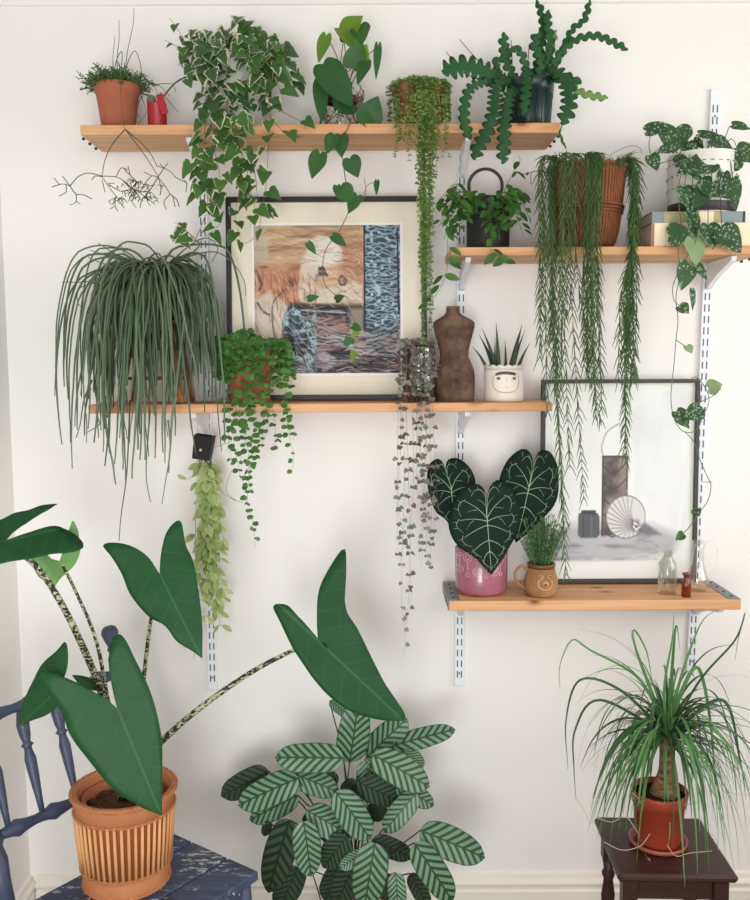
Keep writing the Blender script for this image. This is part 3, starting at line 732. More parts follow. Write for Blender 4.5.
# ------------------------------------------------------------------ top shelf, left to right
# mistletoe cactus in terracotta
c = potbase(118, 110, .1, S1); zt = P(118, 86, .1).z; m_ = mpp(.1)
R = thing('potted_mistletoe_cactus', c, 'small terracotta pot of twiggy mistletoe cactus at the far left of the top shelf', 'potted plant')
pot('pot', c, 15 * m_, 22 * m_, zt - S1, 'terra', R, rim=.022, rimt=.002)
mb = MB(); top = V((c.x, c.y, zt - .01))
for i in range(230):
    a = random.uniform(0, 2 * PI); r = random.uniform(0, .05); p = top + V((math.cos(a) * r, math.sin(a) * r, 0))
    d = V((math.cos(a) * (.2 + r * 20), math.sin(a) * (.2 + r * 20), random.uniform(.7, 1.4)))
    pa = grow(p, d, random.uniform(.03, .058), random.uniform(.2, 1.2), 5, .15); mb.tube(pa, .0012, 4, 0)
    for q in pa[2:]:
        for _ in range(2): mb.tube([q, q + V((random.uniform(-1, 1), random.uniform(-1, 1), random.uniform(-.3, .8))).normalized() * random.uniform(.006, .014)], .0011, 4, 0)
mb.build('foliage', 'rhip', R)
def stems(lists, r=.0011, mat='wiry', root=None, name='wiry_stem'):
    for l in lists: b = MB(); path = smooth(PP(l), .006); b.tube(path, taper(len(path), r, r * .6), 5); b.build(name, mat, root)
stems([[(119, 88, .1), (117, 60, .11), (119, 40, .12), (119, 20, .12)], [(124, 88, .1), (127, 55, .11), (133, 25, .12), (134, 8, .12)], [(114, 88, .1), (113, 60, .11), (115, 36, .12)],
       [(112, 86, .1), (116, 62, .12), (122, 52, .15), (121, 75, .18), (121, 100, .2), (124, 128, .21)], [(122, 86, .1), (128, 62, .11), (135, 51, .13), (140, 62, .14), (143, 76, .15), (155, 88, .16), (160, 100, .16)],
       [(141, 74, .15), (150, 82, .15), (160, 86, .14), (170, 96, .14)], [(152, 86, .15), (160, 84, .15), (172, 84, .14), (176, 92, .14)], [(146, 82, .15), (142, 96, .15), (146, 112, .16), (138, 124, .17)],
       [(142, 96, .15), (137, 108, .17), (139, 118, .17)], [(160, 92, .14), (168, 100, .14), (178, 112, .14)], [(150, 84, .15), (144, 92, .16), (134, 100, .17), (130, 108, .17)]], root=R)
jt = (125, 129, .21)
stems([[jt, (112, 145, .22), (105, 160, .22), (102, 176, .22)], [jt, (138, 146, .22), (148, 160, .22), (158, 176, .22)], [jt, (142, 144, .22), (152, 156, .22), (157, 166, .22)]], r=.0014, root=R)
tw = [[(102, 176), (88, 173), (78, 177), (70, 186)], [(70, 186), (62, 184), (52, 187)], [(70, 186), (64, 178), (62, 176)], [(66, 184), (66, 192), (59, 196)], [(70, 186), (76, 194), (84, 195), (92, 199)], [(76, 194), (76, 202), (70, 205)], [(76, 201), (80, 204)], [(60, 185), (54, 178)],
      [(102, 176), (116, 177), (124, 181), (132, 188), (140, 192)], [(102, 176), (108, 186), (116, 196), (124, 208)], [(116, 196), (115, 206), (118, 211)], [(115, 206), (110, 209)], [(108, 184), (120, 191), (128, 190)], [(102, 177), (95, 176), (92, 180)], [(102, 180), (105, 192)],
      [(116, 177), (121, 168), (128, 170)], [(140, 192), (146, 182), (152, 176), (158, 177)], [(139, 184), (130, 175), (124, 169)], [(130, 174), (128, 166)], [(158, 177), (150, 190), (142, 200), (140, 208)], [(142, 198), (152, 197), (158, 199)], [(158, 177), (161, 188), (160, 195)], [(158, 177), (165, 186), (170, 194)],
      [(170, 194), (164, 202), (166, 209)], [(170, 194), (177, 200), (179, 207)], [(173, 196), (175, 207)], [(157, 166), (168, 170), (177, 178), (187, 183)], [(187, 183), (184, 180)], [(187, 183), (186, 192)], [(158, 177), (164, 168), (168, 163)], [(164, 168), (160, 164)], [(152, 176), (144, 172)],
      [(132, 188), (136, 182), (130, 180)], [(132, 188), (128, 196)], [(136, 190), (144, 196), (150, 200)], [(134, 189), (140, 198), (138, 202)], [(126, 183), (134, 194), (136, 200)], [(140, 192), (150, 192), (156, 198)], [(144, 186), (140, 180)], [(146, 193), (148, 201)]]
b = MB()
for l in tw: pa = smooth([P(x, y, .22 + .012 * math.sin(x * .3 + i)) for i, (x, y) in enumerate(l)], .006); b.tube(pa, .00115, 4)
for k in range(46):
    x, y = random.uniform(112, 158), random.uniform(180, 202); a = random.uniform(0, 2 * PI); p = P(x, y, .22 + random.uniform(-.012, .015)); q = p + V((math.cos(a) * .014, random.uniform(-.008, .008), math.sin(a) * .012 - .003)); b.tube([p, q], .001, 4); b.tube([q, q + V((random.uniform(-.01, .01), 0, -.008))], .0009, 4)
b.build('trailing_twigs', 'wiry', R)

# small red pot
c = potbase(157, 110, .125, S1); m_ = mpp(.125); h = P(157, 104, .125).z - S1
R = thing('potted_small_cactus', c, 'little red pot with a tiny mossy cactus and red flap, left of the ivy', 'potted plant')
pot('pot', c, 9 * m_, 9.4 * m_, h, 'red', R, rim=.004, rimt=.0005, soil_d=.004, seg=28)
b = MB(); b.ball(P(151.5, 101, .125), .014, 0, 12, 8, (.9, .8, 1.1)); b.build('cactus', 'bigrhip', R)
b = MB(); b.box(P(162, 104, .15), (.018, .002, .05), 0, Matrix.Rotation(-.28, 3, 'Y'), .0008); b.build('red_flap', 'red', R)

# ivy
c = potbase(240, 100, .1, S1); m_ = mpp(.1); zt = P(240, 62, .1).z
R = thing('potted_ivy', c, 'white pot of bushy variegated ivy with long trails on the top shelf', 'potted plant')
pot('pot', c, 24 * m_, 29 * m_, zt - S1, 'grey_cer', R, rim=0)
top = V((c.x, c.y, zt - .01))
def ivyvine(pts, name='vine', sz=.04, sp=.015, mats=('stem_red', 'ivy', 'ivy_green'), sel=(1, 1, 2), **kw):
    return vine(R, name, pts, .0011, mats, sp, sz, 'ivy', 1.0, ptl=.013, mat=sel, stemmat=0, k=2, down=1.1, upn=.12, cup=.1, droop=.2, **kw)
bush = [(178, 66), (186, 84), (204, 108), (195, 60), (212, 120), (222, 90), (232, 112), (224, 45), (240, 50), (250, 62), (262, 55), (270, 72), (280, 92), (288, 76), (284, 66), (246, 84), (236, 70), (254, 40), (250, 30), (239, 22), (266, 98), (258, 116), (272, 110), (226, 124), (208, 64), (244, 110), (200, 84), (216, 54), (230, 60), (262, 80), (296, 94), (210, 76), (220, 66), (236, 96), (230, 104), (246, 100), (240, 118), (228, 84), (250, 116), (218, 98), (256, 92), (238, 108), (234, 124), (248, 90)]
for i, (x, y) in enumerate(bush):
    Y = random.uniform(.1, .21) if y > 60 else random.uniform(.06, .16)
    e = P(x, y, Y); s_ = top + V(((e.x - top.x) * .35, random.uniform(-.04, .03), 0)); mid = (s_ + e) / 2 + V((0, 0, .05 + abs(e.x - top.x) * .15))
    if Y > .17 or x < 210: mid.y = min(mid.y, -.12)
    ivyvine([s_, mid, e], start=.1, sp=.0095, sh_end=.85, name='bush_stem', sel=(1, 1, 1, 2) if x < 245 else (1, 2, 2))
for l in ([(215, 70, .14), (196, 56, .14), (186, 44, .14), (178, 28, .14), (170, 18, .14)], [(204, 66, .14), (188, 56, .14), (176, 46, .14), (164, 40, .14)], [(200, 54, .14), (192, 40, .14), (180, 36, .14)]): ivyvine(PP(l), start=.35, sp=.018, sz=.036)
b = MB(); pa = smooth(PP([(198, 76, .16), (186, 77, .16), (174, 84, .15), (164, 96, .145)]), .006); b.tube(pa, .0021, 6); b.build('woody_stem', 'stem_brown', R)
b = MB(); leafpx(b, (202, 58), (187, 78), 15, .16, shape='oval', nrm=(0, -1, .8)); b.build('leaf', 'ivy_green', R)
for l, kw in (([(210, 100, .19), (206, 126, .23), (204, 150, .23), (196, 165, .235), (204, 185, .23), (210, 205, .23), (206, 215, .23)], {}),
              ([(214, 105, .19), (214, 128, .22), (214, 148, .225), (218, 168, .225), (220, 190, .225), (212, 208, .225), (220, 222, .225), (206, 237, .225)], {}),
              ([(204, 180, .235), (208, 204, .235), (200, 214, .235)], {}), ([(222, 110, .2), (210, 150, .235), (203, 174, .24), (200, 200, .235)], {}),
              ([(234, 115, .2), (238, 140, .22), (246, 164, .225), (250, 190, .225), (254, 210, .225), (250, 226, .225)], {}),
              ([(238, 115, .2), (242, 150, .235), (242, 175, .23), (238, 200, .235), (236, 220, .23), (240, 238, .23)], {}),
              ([(250, 150, .22), (256, 176, .225), (258, 196, .225), (262, 214, .225)], {}),
              ([(270, 100, .18), (270, 124, .215), (269, 150, .22), (267, 182, .22), (262, 206, .22), (258, 232, .22), (246, 243, .22), (236, 240, .22)], dict(sp=.04)),
              ([(258, 100, .18), (272, 118, .215), (286, 134, .22), (300, 138, .22)], dict(start=.7, sp=.02)), ([(280, 110, .18), (300, 122, .21), (306, 130, .215)], dict(start=.7)),
              ([(206, 215, .23), (196, 238, .23), (190, 234, .23), (180, 224, .23), (174, 223, .23)], dict(start=.5, sp=.014))):
    ivyvine(PP(l), **{**dict(sz=.043, sp=.017, sh_end=.75, sel=(2, 2, 1), start=0), **kw})
b = MB(); b.tube(smooth(PP([(180, 224, .23), (190, 234, .225), (200, 243, .22)]), .006), .0009, 4)
leafpx(b, (176, 235), (192, 248), 22, .225, shape='ivy', nrm=(0, -.6, 1), mat=1); b.build('low_trail', ['stem_red', 'ivy_green'], R)

# philodendron
c = potbase(341, 110, .1, S1); m_ = mpp(.1); zt = P(341, 92, .1).z
R = thing('potted_philodendron', c, 'heart-leaved philodendron in a rough twiggy pot in the middle of the top shelf', 'potted plant')
pot('jar', c, 16 * m_, 20 * m_, zt - S1, 'glass', R, rim=0)
b = MB()
for i in range(130):
    a = random.uniform(0, 2 * PI); z0 = random.uniform(0, zt - S1); rr_ = (17 + 3.2 * z0 / (zt - S1)) * m_ + .003; a2 = a + random.uniform(-.7, .7); z1 = min(max(z0 + random.uniform(-.05, .05), 0.003), zt - S1 + .01)
    b.tube([c + V((math.cos(a) * rr_, math.sin(a) * rr_, z0 + .003)), c + V((math.cos((a + a2) / 2) * (rr_ + .003), math.sin((a + a2) / 2) * (rr_ + .003), (z0 + z1) / 2)), c + V((math.cos(a2) * rr_, math.sin(a2) * rr_, z1))], .0011, 4)
b.build('twig_wrap', 'stem_brown', R)
tp = (341, 94, .1)
phl = [  # base, tip, width px, Y, lime?
 ((348, 62), (336, 23), 22, .12, 1), ((345, 32), (362, 15), 22, .12, 1), ((360, 26), (362, 42), 20, .13, 0), ((352, 68), (361, 40), 22, .13, 0, 'cord'), ((335, 38), (347, 30), 26, .125, 1),
 ((326, 36), (318, 61), 13, .13, 1), ((359, 62), (366, 44), 20, .12, 1), ((378, 46), (376, 78), 8, .13, 0), ((366, 62), (357, 83), 13, .14, 0),
 ((323, 64), (352, 104), 30, .17, 0, 'cord'), ((321, 79), (321, 120), 16, .15, 0, 'cord'), ((352, 104), (338, 112), 20, .15, 0), ((367, 122), (378, 96), 26, .17, 0), ((345, 84), (334, 110), 18, .14, 0), ((372, 122), (357, 116), 18, .175, 0)]
phl[0] = ((355, 42), (335, 27), 17, .12, 1); phl[4] = ((344, 40), (341, 32), 8, .11, 0)
for bb, tt, wv, Y, lm, *shp in phl:
    b = MB(); A = leafpx(b, bb, tt, wv, Y, Y + .02, shp[0] if shp else 'heart', (random.uniform(-.3, .3), -1, .3), mat=1, k=2, cup=.12)
    st = P(*tp) + V((random.uniform(-.02, .02), random.uniform(-.02, .02), 0)); mid = (st + A) / 2 + V((0, 0, .02)); b.tube(smooth([st, mid, A], .01), .0012, 5)
    b.build('leaf', ['stem_red', 'philo_lime' if lm else 'philo'], R)
tr = PP([(352, 118, .17), (347, 130, .215), (340, 140, .22), (343, 160, .22), (346, 182, .22), (352, 200, .22), (340, 230, .22), (325, 252, .22), (324, 282, .22), (340, 300, .22), (355, 322, .22), (352, 342, .22)])
b = MB(); pa = smooth(tr, .008); b.tube(pa, taper(len(pa), .0015, .0008), 5)
b.tube(smooth(PP([(362, 202, .22), (367, 186, .22), (375, 182, .22)]), .005), .0009, 4); b.tube(smooth(PP([(352, 203, .22), (362, 201, .22), (366, 192, .22), (364, 178, .22)]), .005), .0009, 4)
for a_, q in (((347, 130), (322, 152)), ((322, 152), (319, 156)), ((343, 160), (350, 160))): b.tube([P(*a_, .22), P(*q, .22)], .0008, 4)
b.build('trailing_stem', 'stem_red', R)
for bb, tt, wv, lm in (((334, 136), (326, 153), 16, 0), ((341, 136), (341, 157), 17, 0), ((320, 154), (311, 178), 19, 0), ((350, 159), (358, 177), 19, 0), ((341, 188), (354, 203), 20, 0), ((337, 186), (338, 198), 9, 0), ((357, 196), (348, 213), 15, 0), ((377, 181), (376, 195), 6, 0),
                       ((308, 243), (316, 254), 8, 0), ((333, 236), (347, 246), 11, 0), ((308, 299), (319, 296), 8, 0), ((336, 300), (344, 295), 9, 0), ((353, 326), (362, 330), 9, 0), ((350, 344), (346, 336), 12, 0), ((354, 352), (352, 362), 7, 1), ((357, 330), (350, 340), 6, 1)):
    b = MB(); leafpx(b, bb, tt, wv, .223, .228, 'heart', (random.uniform(-.3, .3), -1, .35), k=2); b.build('leaf', 'philo_lime' if lm else 'philo', R)

# string-of-pearls like plant in square-ish terracotta
c = potbase(419, 105, .1, S1); m_ = mpp(.1); zt = P(419, 88, .1).z
R = thing('potted_string_plant', c, 'rusty terracotta pot draped in a curtain of tiny beaded leaves on the top shelf', 'potted plant')
pot('pot', c, 22 * m_, 27 * m_, zt - S1, 'terra_old', R, rim=.02, rimt=.002)
top = V((c.x, c.y, zt - .006)); rr_ = 26 * m_
mb = MB()
for i in range(420):
    a = random.uniform(0, 2 * PI); r = rr_ * math.sqrt(random.random()); hang_leaf(mb, top + V((math.cos(a) * r, math.sin(a) * r, random.uniform(0, .02))), V((0, 0, 1)), .011, 'tiny', 0, .9, down=.3)
mb.build('foliage', 'bead', R)
for i in range(64):
    if i < 44: a = random.uniform(PI * 1.03, PI * 1.97); xe = c.x + math.cos(a) * (rr_ + .006); ye = random.gauss(158, 20)
    elif i < 54: xe = P(random.uniform(418, 433), 150, .2).x; a = -PI / 2 + random.uniform(-.4, .4); ye = random.uniform(200, 300)
    else: xe = P(random.uniform(422, 429), 150, .2).x; a = -PI / 2; ye = random.uniform(280, 345)
    if i in (57, 60): ye = 350
    if i < 44 and abs(xe - c.x) > rr_ * .5: ye = min(ye, 160)
    if i < 44 and abs(xe - c.x) > rr_ * .88: ye = min(ye, 118)
    s_ = top + V((math.cos(a) * rr_ * .6, math.sin(a) * rr_ * .6, .012)); e1 = V((c.x + math.cos(a) * (rr_ + .006), c.y + math.sin(a) * (rr_ + .008), zt + .0))
    Yh = -e1.y + .006; ze = P(419, ye, .2).z; pts = [s_, e1 + V((0, 0, .004)), V((xe, -Yh, zt - .03))]
    if ye > 128: pts += [V((xe, -max(Yh, .2) - random.uniform(0, .02), S1 + .0)), V((xe + random.uniform(-.006, .006), -.205 - random.uniform(0, .02), min(S1 - .03, (S1 + ze) / 2))), V((xe + random.uniform(-.01, .01), -.21, min(ze, S1 - .05)))]
    else: pts += [V((xe, -Yh, max(ze, S1 + .02)))]
    vine(R, 'strand', pts, .0006, ('stem_green', 'bead'), .0058 if i < 44 else .0085, .0095, 'tiny', .9, pair=True, sh_end=.8, step=.006, down=.4, cup=.3)

# fishbone cactus
c = potbase(530, 100, .1, S1); m_ = mpp(.1); zt = P(530, 82, .1).z
R = thing('potted_fishbone_cactus', c, 'dark green plastic pot of zigzag fishbone cactus at the right end of the top shelf', 'potted plant')
po = pot('pot', c, 19 * m_, 23 * m_, zt - S1, 'green_plastic', R, rim=.03, rimt=.003)
b = MB()
for k in range(22):
    a = 2 * PI * k / 22; h_ = zt - S1 - .034
    b.tube([c + V((math.cos(a) * 19.1 * m_, math.sin(a) * 19.1 * m_, .006)), c + V((math.cos(a) * (19 + 3 * h_ / (zt - S1)) * m_, math.sin(a) * (19 + 3 * h_ / (zt - S1)) * m_, h_))], .0014, 5)
b.build('ribs', 'green_plastic', po)
b = MB(); b.box(P(551, 96, .1), (.008, .02, .02), 0, None, .002); b.build('lug', 'green_plastic', po)
def fishbone(pts, wpx, Y=None, nrm=(0, -1, .2), lobe=.021, mat='fish', core=.2):
    path = smooth(PP(pts, Y), .0025); n = len(path); vs = []; W = wpx * .9 * mpp(.15) / 2; s_ = 0; L = sum((path[i + 1] - path[i]).length for i in range(n - 1)); fs = []; uv = []; ed = []
    for i in range(n):
        t = (path[min(n - 1, i + 1)] - path[max(0, i - 1)]).normalized(); x = t.cross(V(nrm)).normalized(); z = x.cross(t)
        if i: s_ += (path[i] - path[i - 1]).length
        env = min(1, s_ / .03) * min(1, (L - s_) / .02 + .15)
        def lb(ph): q = (s_ / lobe + ph) % 1; return core + (1 - core) * (math.sin(PI * q) ** .6 if q < .75 else math.sin(PI * .75) ** .6 * (1 - q) / .25)
        wl = W * lb(0) * env + .001; wr = W * lb(.5) * env + .001
        vs += [path[i] - x * wl, path[i] - x * wl * .5 + z * .0012, path[i] + z * .002, path[i] + x * wr * .5 + z * .0012, path[i] + x * wr, path[i] - z * .001]
        uv += [(0, 0)] * 6; ed += [1, .5, 0, .5, 1, 0]
    for i in range(n - 1):
        for k in range(4): fs.append((i * 6 + k, i * 6 + k + 1, (i + 1) * 6 + k + 1, (i + 1) * 6 + k))
        fs.append((i * 6 + 4, i * 6 + 5, (i + 1) * 6 + 5, (i + 1) * 6 + 4)); fs.append((i * 6 + 5, i * 6, (i + 1) * 6, (i + 1) * 6 + 5))
    b = MB(); b.add(vs, fs, 0, uv, ed, random.random()); return b.build('stem', mat, R)
for pts, wv, mt in (([(512, 84, .1), (496, 78, .13), (480, 70, .15), (462, 66, .16), (442, 72, .17)], 26, 'fish'), ([(520, 84, .1), (508, 66, .1), (504, 48, .1), (504, 32, .1)], 12, 'fish'),
    ([(516, 82, .12), (498, 84, .16), (494, 110, .22), (488, 130, .225), (478, 148, .23), (474, 160, .23)], 16, 'fish'), ([(522, 84, .12), (510, 96, .18), (505, 118, .215), (504, 140, .225), (503, 164, .225)], 15, 'fish'),
    ([(526, 84, .13), (527, 70, .16), (526, 92, .19), (523, 116, .2)], 13, 'fish'), ([(510, 84, .1), (484, 82, .16), (468, 92, .2), (464, 118, .21), (470, 140, .215)], 12, 'fish'),
    ([(512, 82, .1), (500, 76, .1), (496, 62, .1), (506, 56, .1), (514, 46, .1)], 9, 'fish'), ([(530, 84, .1), (538, 60, .1), (543, 34, .1), (541, 12, .1), (536, 0, .1)], 9, 'fish'),
    ([(536, 84, .1), (541, 62, .11), (535, 44, .11), (540, 32, .11)], 14, 'fish'), ([(540, 84, .1), (550, 50, .11), (547, 22, .11), (549, 10, .11)], 11, 'fish'), ([(528, 82, .12), (524, 60, .13), (518, 50, .13), (510, 51, .13)], 10, 'fish'),
    ([(545, 84, .1), (560, 56, .1), (572, 30, .1), (584, 20, .1), (590, 0, .1)], 8, 'fish'), ([(548, 84, .1), (556, 60, .12), (572, 42, .13), (590, 36, .14), (604, 38, .14), (628, 50, .14)], 10, 'fish'),
    ([(546, 84, .12), (556, 74, .14), (568, 84, .15), (580, 92, .15), (594, 96, .15), (608, 98, .15)], 10, 'fish_lt'), ([(546, 82, .13), (556, 72, .17), (566, 84, .2), (569, 105, .22), (562, 125, .22)], 18, 'fish'),
    ([(550, 84, .14), (558, 78, .16), (574, 80, .17), (572, 88, .19)], 14, 'fish'), ([(534, 84, .1), (546, 64, .1), (551, 44, .1), (556, 30, .1)], 9, 'fish_lt'), ([(562, 125, .22), (560, 134, .22), (566, 149, .22)], 3, 'fish')):
    fishbone(pts, wv, mat=mt)
b = MB()
for l in ([(520, 84, .1), (505, 76, .11), (484, 66, .12), (459, 39, .13)], [(516, 84, .1), (500, 84, .12), (470, 76, .14), (460, 68, .14), (446, 52, .14)], [(540, 84, .1), (560, 52, .12), (574, 40, .12), (588, 34, .12)], [(525, 84, .1), (528, 60, .1), (529, 46, .1)], [(510, 84, .1), (512, 62, .1), (511, 40, .1)]):
    pa = smooth(PP(l), .01); b.tube(pa, taper(len(pa), .002, .0008), 5)
b.build('bare_stems', 'stem_dark', R)
# ------------------------------------------------------------------ right shelf
# ring-handled black pot
c = potbase(488, 225, .11, S2); m_ = mpp(.11); zt = P(488, 199, .11).z
R = thing('potted_wax_plant', c, 'black pot with a big ring handle and leafy stems on the right-hand shelf', 'potted plant')
po = pot('pot', c, 20.5 * m_, 21 * m_, zt - S2, 'black_pot', R, rim=0)
rc = P(485.5, 186, .095); b = MB(); rr_ = 16.2 * m_
b.tube([rc + V((math.cos(a) * rr_, 0, math.sin(a) * rr_)) for a in [2 * PI * k / 40 for k in range(41)]], .0042, 8, cap=False)
b.build('ring_handle', 'iron', po)
top = V((c.x, c.y, zt - .01))
def hv(pts, **kw):
    return vine(R, kw.pop('name', 'vine'), pts, .001, ('stem_green', 'hoya'), kw.pop('sp', .010), kw.pop('sz', .04), 'lance', .52, pair=kw.pop('pair', False), ptl=.006, stemmat=0, k=2, **kw)
for (x, y, Y) in [(436, 208, .2), (440, 226, .2), (444, 240, .21), (452, 232, .2), (446, 214, .19), (464, 222, .18), (470, 208, .16), (476, 214, .19), (458, 236, .2), (496, 220, .19), (506, 226, .2), (500, 240, .2), (492, 246, .21), (514, 226, .2), (524, 236, .2), (530, 220, .18), (526, 206, .16), (516, 200, .13), (504, 206, .18), (486, 208, .18), (512, 212, .17), (448, 224, .22), (440, 200, .17), (498, 232, .2)]:
    e = P(x, y, Y); s_ = top + V((max(-.04, min(.04, (e.x - c.x) * .4)), random.uniform(-.035, .02), 0)); mid = (s_ + e) / 2 + V((0, 0, .03 + abs(e.x - top.x) * .1)); hv([s_, mid, e], start=.1, name='leafy_stem')
hv(PP([(505, 200, .12), (506, 188, .13), (514, 172, .14), (520, 160, .14), (518, 155, .14)]), start=.4, sp=.03); hv(PP([(514, 172, .14), (524, 174, .15), (536, 171, .16), (546, 172, .17)]), sp=.02, sz=.02)
hv(PP([(452, 210, .18), (447, 240, .215), (448, 262, .22), (445, 276, .22), (438, 292, .225), (428, 306, .225), (432, 300, .225)]), sp=.022, start=.2, sz=.04)
hv(PP([(492, 235, .205), (491, 250, .215), (496, 256, .22), (506, 262, .22)]), sp=.012, start=.4, sz=.042)
b = MB()
for bb, tt in (((496, 253), (484, 264)), ((498, 256), (513, 263)), ((504, 258), (493, 266)), ((448, 258), (462, 264)), ((444, 275), (460, 279))): leafpx(b, bb, tt, 8, .225, .23, 'lance', k=2)
b.build('hanging_leaves', 'hoya', R)

# wicker basket with linear-leaved trailing plant
c = potbase(586, 215, .105, S2); m_ = mpp(.105); zt = P(586, 169, .105).z; H = zt - S2
R = thing('basket_of_trailing_cactus', c, 'brown wicker basket spilling long needle-leaved strands over the right shelf', 'potted plant')
b = MB(); pr = [(.001, 0), (20 * m_, 0), (24 * m_, .004), (27.5 * m_, .02), (30.5 * m_, .05), (33 * m_, .1), (36 * m_, H - .01), (37 * m_, H), (35.5 * m_, H + .002), (33 * m_, H - .03)]
b.lathe(c, pr, 64); b.build('basket', 'wicker', R)
b = MB()
for k in range(64):
    a = 2 * PI * k / 64; b.tube([c + V((math.cos(a) * (q + .0008), math.sin(a) * (q + .0008), z)) for q, z in pr[2:8]], .0022, 5)
b.tube([c + V((math.cos(a) * 36.8 * m_, math.sin(a) * 36.8 * m_, H - .002 + .002 * math.sin(a * 24))) for a in [2 * PI * k / 120 for k in range(121)]], .005, 6, cap=False)
b.build('upright_canes', 'wicker', R)
for z_, q_ in ((.092, 33.2), (.1, 33.8), (.108, 34.2)):
    b = MB(); b.tube([c + V((math.cos(a) * (q_ * m_ + .0015 + .0014 * math.sin(a * 32)), math.sin(a) * (q_ * m_ + .0015 + .0014 * math.sin(a * 32)), z_)) for a in [2 * PI * k / 200 for k in range(201)]], .003, 6, cap=False); b.build('woven_band', 'wicker', R)
b = MB(); b.lathe(c, [(33 * m_, H - .03), (.001, H - .026)], 24); b.build('soil', 'soil', R)
top = V((c.x, c.y, zt + .0)); rr_ = 36 * m_
def needle(mb, p, d, L, w=.0017):
    d = V(d).normalized(); q = p + d * L * .5 + V((0, 0, .06 * L)); mb.tube([p, q, p + d * L + V((0, 0, -.08 * L))], [w * .8, w, w * .35], 4, 1, False)
def linear(path_px, dens=.0155, L=.035, r=.0008, w=.0015):
    mb = MB(); path = smooth(path_px, .0045); mb.tube(path, r, 4); acc = 0
    for i in range(len(path) - 1):
        acc += (path[i + 1] - path[i]).length
        if acc > dens:
            acc = 0; az = random.uniform(0, PI)
            for sg in (0, PI):
                a = az + sg + random.uniform(-.3, .3); o = V((math.cos(a), math.sin(a) * .7 - .1, 0)); t = (path[i + 1] - path[i]).normalized()
                needle(mb, path[i], o * random.uniform(.4, .75) + t * 1.0 + V((0, 0, -.2)), L * random.uniform(.7, 1.15), w)
    mb.build('strand', ['stem_green', 'linear'], R)
strands = []
def sc(x0, x1, n, ylo, yhi, Y0=.2, dx=3): strands.extend([(random.uniform(x0, x1), random.uniform(-dx, dx), random.uniform(ylo, yhi), random.uniform(Y0, Y0 + .04)) for _ in range(n)])
sc(540, 556, 5, 330, 425, .2, 4); sc(558, 575, 3, 290, 400, .215); sc(583, 600, 7, 330, 395, .215); sc(619, 641, 9, 330, 400, .17, 4)
strands += [(540, 0, 358, .2), (551, 15, 575, .225), (552, 12, 520, .23), (570, 14, 500, .22), (562, 8, 470, .225), (590, 6, 420, .225), (598, 4, 410, .225), (624, 2, 462, .2), (628, -3, 440, .205), (632, -8, 455, .2), (575, 26, 425, .225), (594, 4, 320, .225)]
for x, dx, ye, Y in strands:
    if x > 615: e = P(x, 178, Y - .06); p0 = top + V((rr_ * .6, random.uniform(-.05, .02), 0)); mid = V((max(e.x, c.x + rr_ + .008), e.y, top.z + .008)); k1 = P(x, 240, Y); k1 = V((max(k1.x, c.x + rr_ - .0), min(k1.y, -.15), k1.z))
    elif x < 558: e = P(x, 178, Y - .05); p0 = top + V((-rr_ * .6, random.uniform(-.05, .02), 0)); mid = V((min(e.x, c.x - rr_ + .005), -.16, top.z + .008)); k1 = P(x, 240, Y)
    else: p0 = top + V(((P(x, 180, .2).x - c.x) * .7, -.03, 0)); mid = V((P(x, 170, .18).x, -.195 - .01, top.z + .006)); k1 = P(x, 240, Y)
    q = [p0, mid, k1, P(x + dx * .3, 240 + (ye - 240) * .4, max(Y, .21) + .01), P(x + dx, ye, max(Y, .215))]
    if q[-2].z > q[2].z - .02: q.pop(-2)
    linear(q)
b = MB()
for i in range(60):
    a = random.uniform(0, 2 * PI); r = random.uniform(.0, rr_ * .8); p = top + V((math.cos(a) * r, math.sin(a) * r, -.01)); d = V((math.cos(a), math.sin(a), random.uniform(.2, .9)))
    pa = grow(p, d, random.uniform(.03, .07), 1.0, 5); b.tube(pa, .0007, 4); [needle(b, q, d + V((random.uniform(-1, 1), random.uniform(-1, 1), .2)), .028) for q in pa[1:]]
b.build('foliage', ['stem_green', 'linear'], R)
b = MB(); b.tube(smooth(PP([(600, 166, .12), (612, 154, .12), (630, 146, .12), (640, 148, .12), (642, 154, .12)]), .006), .0006, 4); b.tube(smooth(PP([(560, 174, .16), (545, 172, .18), (532, 172, .2), (531, 184, .2)]), .006), .0008, 4); b.build('wiry_tips', 'stem_dark', R)

# books
def book(x0, x1, y0, y1, z0, Yf, Yb, cov, label, bands, name='book', cx=0, rot=0):
    a = P(x0, (y0 + y1) / 2, Yf); e = P(x1, (y0 + y1) / 2, Yf); T = (y1 - y0) * mpp(Yf)
    W = e.x - a.x; dep = Yf - Yb; cen = V(((a.x + e.x) / 2, -(Yf + Yb) / 2, z0 + T / 2)); M3 = Matrix.Rotation(rot, 3, 'Z')
    root = thing(name, cen - V((0, 0, T / 2)), label, 'book', 'books under the silver-spotted plant')
    b = MB(); b.box(cen + M3 @ V((0, .002, 0)), (W - .006, dep - .006, T - .004), 0, M3); b.build('pages', 'paper', root)
    b = MB(); b.box(cen + V((0, 0, T / 2 - .001)), (W, dep, .002), 0, M3, .0005); b.box(cen - V((0, 0, T / 2 - .001)), (W, dep, .002), 0, M3, .0005); b.build('cover', 'book_brown', root)
    b = MB(); b.box(cen + M3 @ V((0, -dep / 2 - .0005, 0)), (W, .003, T), 0, M3, .001)
    s_ = b.build('spine', cov, root)
    for f0, f1, mt in bands:
        b = MB(); b.box(cen + M3 @ V((W * ((f0 + f1) / 2 - .5), -dep / 2 - .0022, 0)), (W * (f1 - f0), .0006, T - .001), 0, M3); b.build('spine_band', mt, s_)
    return root, z0 + T
_, zb1 = book(651, 752, 223, 246, S2, .185, .03, 'book_c', 'thick cream-spined book, lower of the two under the spotted plant', [(.0, .03, 'book_brown')])
